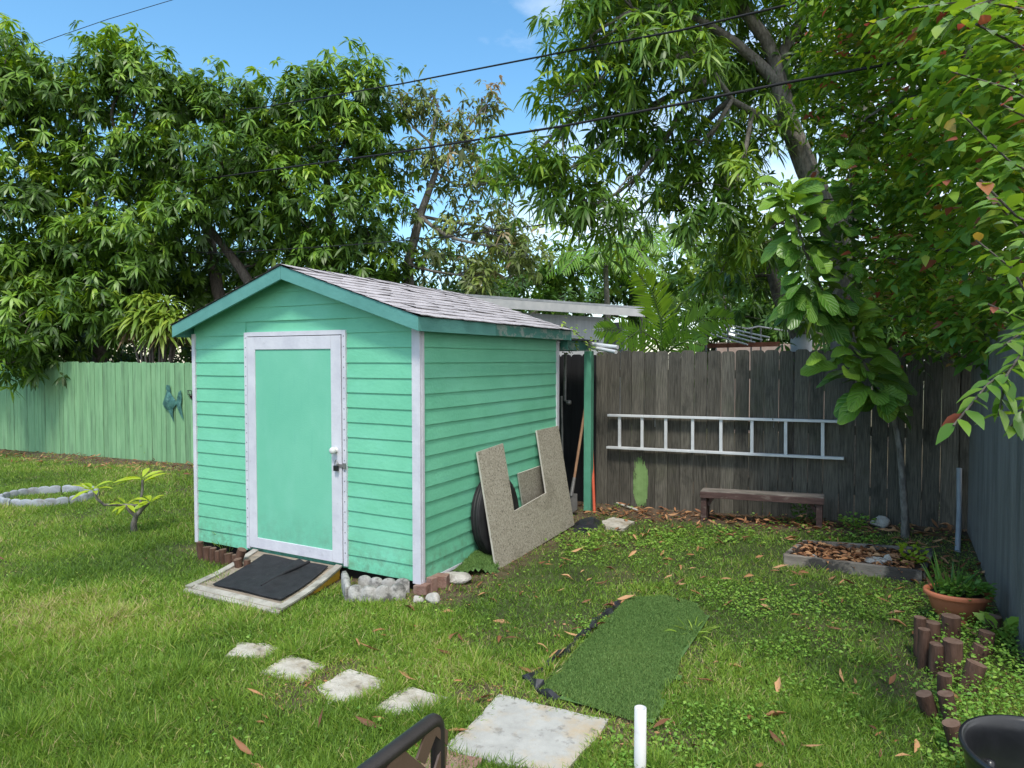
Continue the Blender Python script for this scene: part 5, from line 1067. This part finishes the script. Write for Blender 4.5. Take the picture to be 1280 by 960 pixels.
tree(3, 'mango_tree', 'broad mango tree right behind the shed roof peak', 'tree', t3, [.18, .14, .12, .08],
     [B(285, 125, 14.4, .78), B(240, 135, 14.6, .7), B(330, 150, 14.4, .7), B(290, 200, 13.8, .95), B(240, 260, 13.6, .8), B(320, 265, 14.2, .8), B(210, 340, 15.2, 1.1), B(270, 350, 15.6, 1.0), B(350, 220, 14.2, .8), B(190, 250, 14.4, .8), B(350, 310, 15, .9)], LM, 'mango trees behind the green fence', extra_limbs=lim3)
t4 = [gr(440, 14.5), P(425, 360, 14.5), P(415, 290, 14.5), P(408, 220, 14.5)]
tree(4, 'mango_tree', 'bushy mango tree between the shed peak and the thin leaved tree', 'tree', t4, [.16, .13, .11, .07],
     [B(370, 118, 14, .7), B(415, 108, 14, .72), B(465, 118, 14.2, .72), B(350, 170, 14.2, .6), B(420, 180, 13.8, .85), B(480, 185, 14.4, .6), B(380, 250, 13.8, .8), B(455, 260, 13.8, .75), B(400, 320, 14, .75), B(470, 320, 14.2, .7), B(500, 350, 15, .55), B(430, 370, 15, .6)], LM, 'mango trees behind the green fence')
t5 = [gr(520, 15), P(510, 330, 15), P(525, 270, 15), P(545, 215, 15)]
lim5 = [([P(515, 300, 15), P(540, 276, 15), P(575, 274, 14.9), P(608, 268, 14.8)], .075, .03), ([P(545, 215, 15), P(553, 170, 15), P(542, 120, 15), P(541, 90, 15)], .05, .01), ([P(530, 255, 15), P(570, 215, 15), P(600, 160, 15), P(612, 125, 15)], .05, .012), ([P(515, 300, 15), P(500, 240, 15), P(505, 180, 15)], .05, .015), ([P(560, 275, 15), P(600, 310, 14.8), P(640, 330, 14.6)], .05, .015)]
tree(5, 'thinning_tree', 'sparse leaved tree with bare grey limbs behind the shed roof', 'tree', t5, [.13, .11, .09, .06],
     [B(540, 120, 15, (.35, .35, .7), .4), B(612, 130, 15, .40, .5), B(580, 170, 15, .7, .35), B(540, 200, 15, .7, .35), B(600, 230, 15, .8, .35), B(520, 260, 15, .5, .3), B(570, 290, 15, .7, .28), B(625, 290, 14.6, .55, .8), B(650, 320, 14.4, .5, .9), B(505, 130, 15, .5, .6), B(600, 345, 14.6, .5, .9), B(540, 320, 15, .5, .5)],
     dict(L=.17, W=.06, n=6, hang=.5, droop=.4, segs=2, prof=OVATE), bark='bark_pale', leafm=DRYT, inner=.5, twigs=22, tone0=.55, density=460)
# big tree on the right
dR = 8.6
t6 = [gr(1064, dR), P(1060, 380, dR), P(1050, 310, dR), P(1032, 262, dR), P(1008, 210, dR), P(985, 150, dR), P(975, 106, dR)]
lim6 = [([P(975, 106, dR), P(947, 78, dR), P(919, 53, dR-.1), P(885, 30, dR-.3), P(840, 10, dR-.5)], .085, .03), ([P(975, 106, dR), P(969, 78, dR), P(956, 47, dR), P(931, 15, dR), P(905, -30, dR)], .10, .06),
        ([P(975, 106, dR), P(980, 62, dR), P(997, 34, dR), P(1010, -20, dR)], .07, .05), ([P(990, 168, dR), P(972, 159, dR), P(940, 140, dR-.1), P(915, 125, dR-.2), P(895, 95, dR-.3)], .07, .025),
        ([P(1052, 310, dR), P(1072, 240, dR+.1), P(1078, 180, dR+.1), P(1083, 110, dR+.1), P(1095, 20, dR)], .13, .08), ([P(895, 95, dR-.3), P(870, 60, dR-.3), P(880, 20, dR-.3)], .03, .015)]
tree(6, 'long_leaf_tree', 'large long leaved tree with forked grey trunk behind the dark fence', 'tree', t6, [.24, .20, .17, .15, .135, .12, .105],
     [B(738, 45, 8, .52, 1), B(790, 10, 8, .65), B(715, 115, 8, .36), B(760, 130, 8.2, .38, .8), B(830, 80, 8, .65), B(660, 215, 8.2, .42), B(705, 215, 8, .5), B(745, 255, 8.1, .42), B(800, 160, 8.4, .5, .8), B(850, 200, 8.4, .55, .8),
      B(900, 255, 8.2, .6, .9), B(840, 255, 8.6, .35, .5), B(930, 190, 8.9, .6, .9), B(900, 30, 9.2, .8), B(940, 100, 9.4, .7, .8), B(1010, 60, 8.8, .65), B(1020, 150, 9.2, .5, .6), B(960, 290, 8.4, .45, .8), B(900, 320, 8.8, .35, .6), B(1090, 30, 8.8, .6, .7),
      B(850, -70, 8.2, .9), B(960, -80, 8.4, 1.0), B(780, -70, 8.6, .8), B(760, 290, 9.6, .3, .5), B(1000, 380, 9.2, .35, .7)],
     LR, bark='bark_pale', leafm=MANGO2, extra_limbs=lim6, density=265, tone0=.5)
# banded trunk beside it
t7 = [gr(1001, 9.6), P(1001, 425, 9.6), P(996, 405, 9.6), P(985, 390, 9.6), P(975, 372, 9.6), P(965, 345, 9.8)]
r7 = tree(7, 'leaning_tree', 'dark crooked trunk with pale metal band rising just over the fence', 'tree', t7, [.14, .135, .14, .12, .10, .07], [B(960, 320, 10, .6, .8), B(920, 350, 10.4, .5, .7), B(990, 300, 10.4, .5, .6), B(1030, 400, 10.5, .4, .6)], LR, leafm=MANGO2)
b = MB(); q = P(1001.5, 429, 9.6); b.lathe(q, [(.142, -.12), (.142, .12)], 20); b.build('metal_band', M['metal_roof'], r7, yard=False)
# far trees
LFAR = dict(L=.34, W=.13, n=9, hang=.3, droop=.3, segs=2, prof=OVATE)
for sd_, px, dep, bl2, lb in ((11, 700, 22, [(640, 350, 1.1), (690, 325, 1.2), (730, 345, 1.0), (670, 375, 1.0), (600, 365, .9), (640, 385, .9)], 'far bright green tree over the grey neighbouring roof, left one'),
                              (12, 880, 23, [(880, 330, 1.4), (930, 350, 1.3), (860, 370, 1.1), (920, 395, 1.1), (965, 380, 1.1), (830, 345, .9), (870, 300, .8), (940, 310, .9), (1000, 400, 1.2), (1080, 400, 1.6)], 'far yellow green tree spreading between the palms and the banded trunk'),
                              (13, 790, 26, [(760, 330, 1.0), (800, 305, 1.1), (780, 350, 1.2), (820, 380, 1.2), (745, 375, 1.0), (700, 390, 1.2)], 'far dark green tree behind the palms')):
    tp_ = [gr(px, dep), P(px, 400, dep), P(px, 350, dep)]
    tree(sd_, 'garden_tree', lb, 'tree', tp_, [.2, .16, .1], [B(a, c, dep, r) for a, c, r in bl2], LFAR, 'far trees beyond the neighbouring house', leafm=FARL, density=42, clump=.5, twigs=4, tone0=.25 if sd_ == 13 else .6)
# understorey hedge behind the green fence
for i, (px, lb) in enumerate(((30, 'dark hedge bush left of the dracaena behind the green fence'), (300, 'dark hedge bush behind the shed left eave'), (440, 'dark hedge bush behind the middle of the shed roof'), (150, 'dark hedge bush behind the dracaena'), (-60, 'dark hedge bush at the far left beyond the photo edge tree'), (560, 'dark hedge bush behind the roof ridge end'), (1110, 'dark hedge bush beyond the dark fence behind the fiddle leaf fig'), (1240, 'dark hedge bush beyond the corner of the two fences'), (905, 'low hedge bush beyond the pipe frame'), (1010, 'low hedge bush behind the banded trunk'), (640, 'low hedge bush behind the grey neighbouring roof'))):
    dep = {905: 19, 1010: 18, 640: 20}.get(px, 16.5+.3*i if px < 1000 else 12.5); tree(40+i, 'hedge_bush', lb, 'bush', [gr(px, dep), P(px, 420, dep)], [.08, .05], [B(px-45, 400, dep, 1.0), B(px+35, 385, dep, 1.1), B(px, 345, dep+.5, 1.1), B(px-20, 445, dep, .9, 2), B(px+60, 440, dep+.3, .8, 2)], dict(L=.26, W=.09, n=8, hang=.4, droop=.3, segs=2), 'dark bushes behind the green fence', leafm=FARL, tone0=.05, density=60, twigs=3)

for i, (uu, dd2, lb) in enumerate(((5.6, 1.6, 'leafy bush beyond the grey metal fence, nearest the camera'), (6.2, 4.2, 'leafy bush beyond the grey metal fence, next to the fence corner'), (8.6, 6.5, 'leafy bush far beyond the corner of the two fences'))):
    b0 = W(uu, dd2, 0); tree(60+i, 'hedge_bush', lb, 'bush', [b0-[0, 0, .1], b0+[0, 0, 1.0]], [.07, .04], [(b0+[.0, .0, 1.25], .95, 1), (b0+[.5, .3, .7], .8, 1), (b0+[-.4, .5, .8], .75, 1)], dict(L=.16, W=.07, n=8, hang=.3, droop=.3, segs=2, prof=OVATE), 'bushes beyond the grey fence', leafm=FARL, tone0=.3, density=110, twigs=4)
# palms
def frond(lf, mb, pts, nl, Lmax, wd, rng, tone, droop=.15, plane=None):
    pts = [np.array(p, float) for p in pts]; m = len(pts); mb.tube(pts, [.018*(1-.75*i/(m-1)) for i in range(m)], 6, cap=False)
    t = np.linspace(.08, .99, nl); tt = t*(m-1); j = np.minimum(tt.astype(int), m-2); A_ = np.array(pts); q = A_[j]+(A_[j+1]-A_[j])*(tt-j)[:, None]; dr = nrm(A_[j+1]-A_[j])
    sd_ = nrm(np.cross(dr, np.array([0, -.25, 1.]) if plane is None else plane)); L = Lmax*np.sin(np.pi*np.clip(t*.85+.12, 0, 1))**.6
    for s_ in (1, -1):
        D = dr*.75+sd_*s_+rng.normal(0, .06, (nl, 3)); N = np.cross(sd_, dr)
        lf.add(q, D, N+rng.normal(0, .1, (nl, 3)), L*rng.uniform(.9, 1.05, nl), wd, droop, .3, LANCE, 3, 2, tone+rng.normal(0, .12, nl))
rg = np.random.default_rng(90); dP = 9.8; pb = gr(826, dP)
pal = empty('palm', pb, 'young palm raising broad feathered fronds over the dark fence', 'palm', yard=False); lf = LF(); mb = MB()
front_pl = np.array([0, -1., .1])
mb.tube([pb, P(826, 450, dP)], [.07, .06], 9)
for pts, nl, Lm, tn in (([P(828, 445, dP), P(826, 400, dP-.1), P(815, 365, dP-.2), P(797, 340, dP-.3)], 34, .38, .9), ([P(828, 445, dP), P(850, 415, dP-.1), P(880, 398, dP-.2), P(915, 398, dP-.2)], 30, .36, .5), ([P(828, 445, dP), P(800, 425, dP-.3), P(775, 412, dP-.5), P(745, 412, dP-.6)], 26, .30, .7),
                        ([P(828, 445, dP), P(820, 425, dP-.5), P(800, 412, dP-.8), P(775, 430, dP-1)], 22, .28, .6), ([P(828, 445, dP), P(845, 432, dP-.5), P(860, 425, dP-.8), P(880, 432, dP-1)], 20, .26, .3), ([P(828, 445, dP), P(838, 400, dP+.3), P(850, 380, dP+.5), P(870, 368, dP+.7)], 22, .3, .2)):
    frond(lf, mb, pts, nl, Lm, .036, rg, tn, plane=front_pl)
mb.build('stem', M['rachis'], pal, yard=False); lf.build('fronds', PALML, pal)
for k, (px, py, dep, lb) in enumerate(((757, 335, 21, 'far palm with drooping fronds, left of the two behind the grey roof'), (800, 315, 22, 'taller far palm with drooping fronds, right of the two behind the grey roof'))):
    pb = gr(px, dep); pr = empty('palm', pb, lb, 'palm', 'far palms', yard=False); lf = LF(); mb = MB(); top = P(px, py, dep); mb.tube([pb, (pb+top)/2+[.1, 0, 0], top], [.12, .1, .08], 8)
    for i in range(13):
        a = i*2*math.pi/13+k; dx = np.array([math.cos(a), math.sin(a), 0]); up = .9 if i % 2 else .5
        frond(lf, mb, [top, top+dx*.6+[0, 0, up*.6], top+dx*1.3+[0, 0, up*.5], top+dx*1.9+[0, 0, -.3]], 22, .5, .06, rg, .45, .5)
    mb.build('trunk', M['bark_pale'], pr, yard=False); lf.build('fronds', PALML, pr)
# dracaena clump behind the green fence
rg = np.random.default_rng(70); dD = 12.5; db_ = gr(195, dD); dr_ = empty('dracaena', db_, 'drooping strap leaved dracaena clump behind the green fence beside the shed', 'plant', yard=False)
mb = MB(); lf = LF()
for px, py, dz in ((190, 392, 0), (160, 405, .1), (222, 405, .2), (180, 372, .3), (208, 378, .2), (200, 408, -.1), (172, 405, 0), (228, 398, .1), (175, 395, -.1), (205, 398, -.1), (188, 402, 0), (218, 400, 0)):
    top = P(px, py, dD+dz); mb.tube([db_+[rg.uniform(-.2, .2), 0, 0], top], [.03, .02], 6)
    rosettes(lf, rg, np.array([top]), np.array([[rg.uniform(-.2, .2), -.25, 1.]]), 42, .42, .074, .68, (15, 95), .25, .65, 4, .3, LANCE, .15, 3)
    rosettes(lf, rg, np.array([top-[0, 0, .12]]), np.array([[0, -.1, -1.]]), 14, .30, .045, .08, (30, 85), .2, .3, 3, .3, LANCE, .06)
mb.build('stem', M['bark'], dr_, yard=False); lf.build('leaves', STRAP, dr_)

# ================================================================== NEIGHBOUR'S HOUSE, FRAME, CABLES
hs = empty('neighbour_house', P(740, 455, 13)*[1, 1, 0], 'low grey neighbouring outbuilding with flat metal roof behind the shed', 'building', yard=False)
A1, A2 = P(640, 371, 11.5), P(806, 385, 13.6); dv2 = (A2-A1)*[1, 1, 0]; dv2 /= np.linalg.norm(dv2); nv = np.array([dv2[1], -dv2[0], 0])  # towards the camera side
A0_ = A1-dv2*3.0; bkv = -nv*3.0
b = MB(); zt1, zt2 = 2.74, A2[2]; e0_, e1_ = A0_*[1, 1, 0], A2*[1, 1, 0]
b.hexa([e0_+[0, 0, zt1-.02], e1_+[0, 0, zt2-.02], e1_+bkv+[0, 0, zt2+.25], e0_+bkv+[0, 0, zt1+.25], e0_+[0, 0, zt1+.02], e1_+[0, 0, zt2+.02], e1_+bkv+[0, 0, zt2+.29], e0_+bkv+[0, 0, zt1+.29]]); b.build('roof', M['metal_roof'], hs, yard=False)
b = MB(); b.bar(e0_+[0, 0, zt1-.10]-nv*.01, e1_+[0, 0, zt2-.10]-nv*.01, .03, .15); b.build('fascia', M['wall_white'], hs, yard=False)
def hw_(s0, s1, z0, z1, inset, m, nm):
    p, q = e0_+dv2*s0-nv*inset, e0_+dv2*s1-nv*inset; b = MB(); b.hexa([p+[0, 0, z0], q+[0, 0, z0], q-nv*.1+[0, 0, z0], p-nv*.1+[0, 0, z0], p+[0, 0, z1], q+[0, 0, z1], q-nv*.1+[0, 0, z1], p-nv*.1+[0, 0, z1]]); b.build(nm, M[m], hs, yard=False)
tl = np.linalg.norm(e1_-e0_)
hw_(.1, tl-.9, 1.98, 2.53, .25, 'wall_grey', 'wall'); hw_(.1, tl-.9, 0, 1.975, .24, 'wall_white', 'wall'); hw_(tl-.9, tl-.05, 0, 2.5, 1.2, 'wall_grey', 'wall'); hw_(tl-.9, tl-.1, 1.2, 2.48, 1.08, 'dark', 'opening')
b = MB(); p, q = e1_-nv*.4-dv2*.1, e1_+bkv-dv2*.1; b.bar(p+[0, 0, 1.25], q+[0, 0, 1.25], .1, 2.45); b.build('wall', M['wall_grey'], hs, yard=False)
# metal frame behind the dark fence
fr_ = empty('pipe_frame', P(930, 445, 10.6)*[1, 1, 0], 'white pipe frame with sloping rails on a rusty beam beyond the dark fence', 'frame', yard=False)
def frt(pts, r, m, nm): b = MB(); b.tube([P(a, c, d_) for a, c, d_ in pts], r, 7); b.build(nm, M[m], fr_, yard=False)
frt([(895, 407, 10.6), (915, 407, 10.6), (935, 411, 10.6), (948, 408, 10.6), (990, 415, 10.6)], .014, 'alu', 'rail')
for k in range(4): frt([(878+k*11, 415-k*1.5, 10.7+.05*k), (935+k*9, 431-k*3, 10.4)], .013, 'alu', 'rail')
for px, y0 in ((910, 407), (939, 411), (951, 409), (883, 418)): frt([(px, y0, 10.6), (px, 520, 10.6)], .013, 'alu_dull', 'post')
b = MB(); b.bar(P(858, 433, 10.8), P(975, 430, 10.3), .06, .07); b.build('beam', M['rust'], fr_, yard=False)
b = MB(); p, q = P(900, 0, 15.5), P(1040, 0, 15.5); p[2] = q[2] = 1.05; b.bar(p, q, .1, 2.1); tag(b.build('low_wall', mat('pink_wall', (.34, .25, .21), (.40, .31, .27), .85, 5), yard=False), 'pinkish low wall in the neighbouring yard behind the pipe frame', 'wall')
def cable(pts, r, label):
    A_ = [P(*q) for q in pts]; fine = []
    for i in range(len(A_)-1):
        for j in range(8):
            t = j/8; fine.append(A_[i]+(A_[i+1]-A_[i])*t)
    fine.append(A_[-1]); b = MB(); b.tube(fine, r, 6)
    tag(b.build('overhead_cable', M['cable'], yard=False), label, 'cable', 'overhead cables')
cable([(-60, 160, 17.5), (140, 150, 16), (260, 141, 14.6), (330, 134, 13.2), (500, 105, 10.6), (700, 66, 8), (850, 38, 6.8), (985, 6, 6.2), (1100, -25, 5.8), (1300, -90, 5.2)], .011, 'uppermost thick cable sloping up across the sky to the top right')
cable([(-40, 236, 16), (110, 237, 14.8), (240, 226, 13.6), (340, 212, 12), (500, 190, 9.6), (707, 157, 7.2), (850, 130, 6.6), (990, 102, 6.1), (1100, 82, 5.7), (1350, 30, 5.0)], .013, 'second thick cable below the top one, passing through the big right tree')
cable([(60, 318, 15), (300, 315, 13.2), (440, 306, 12), (560, 296, 9.5), (700, 278, 9), (800, 266, 8.6), (950, 256, 8.2), (1100, 244, 7.8), (1300, 225, 7.5)], .008, 'lowest thin cable just above the shed roof')
cable([(-100, 115, 20), (60, 50, 20), (135, 24, 20), (215, 0, 20), (320, -40, 20)], .009, 'thin faint cable in the blue sky at the top left')
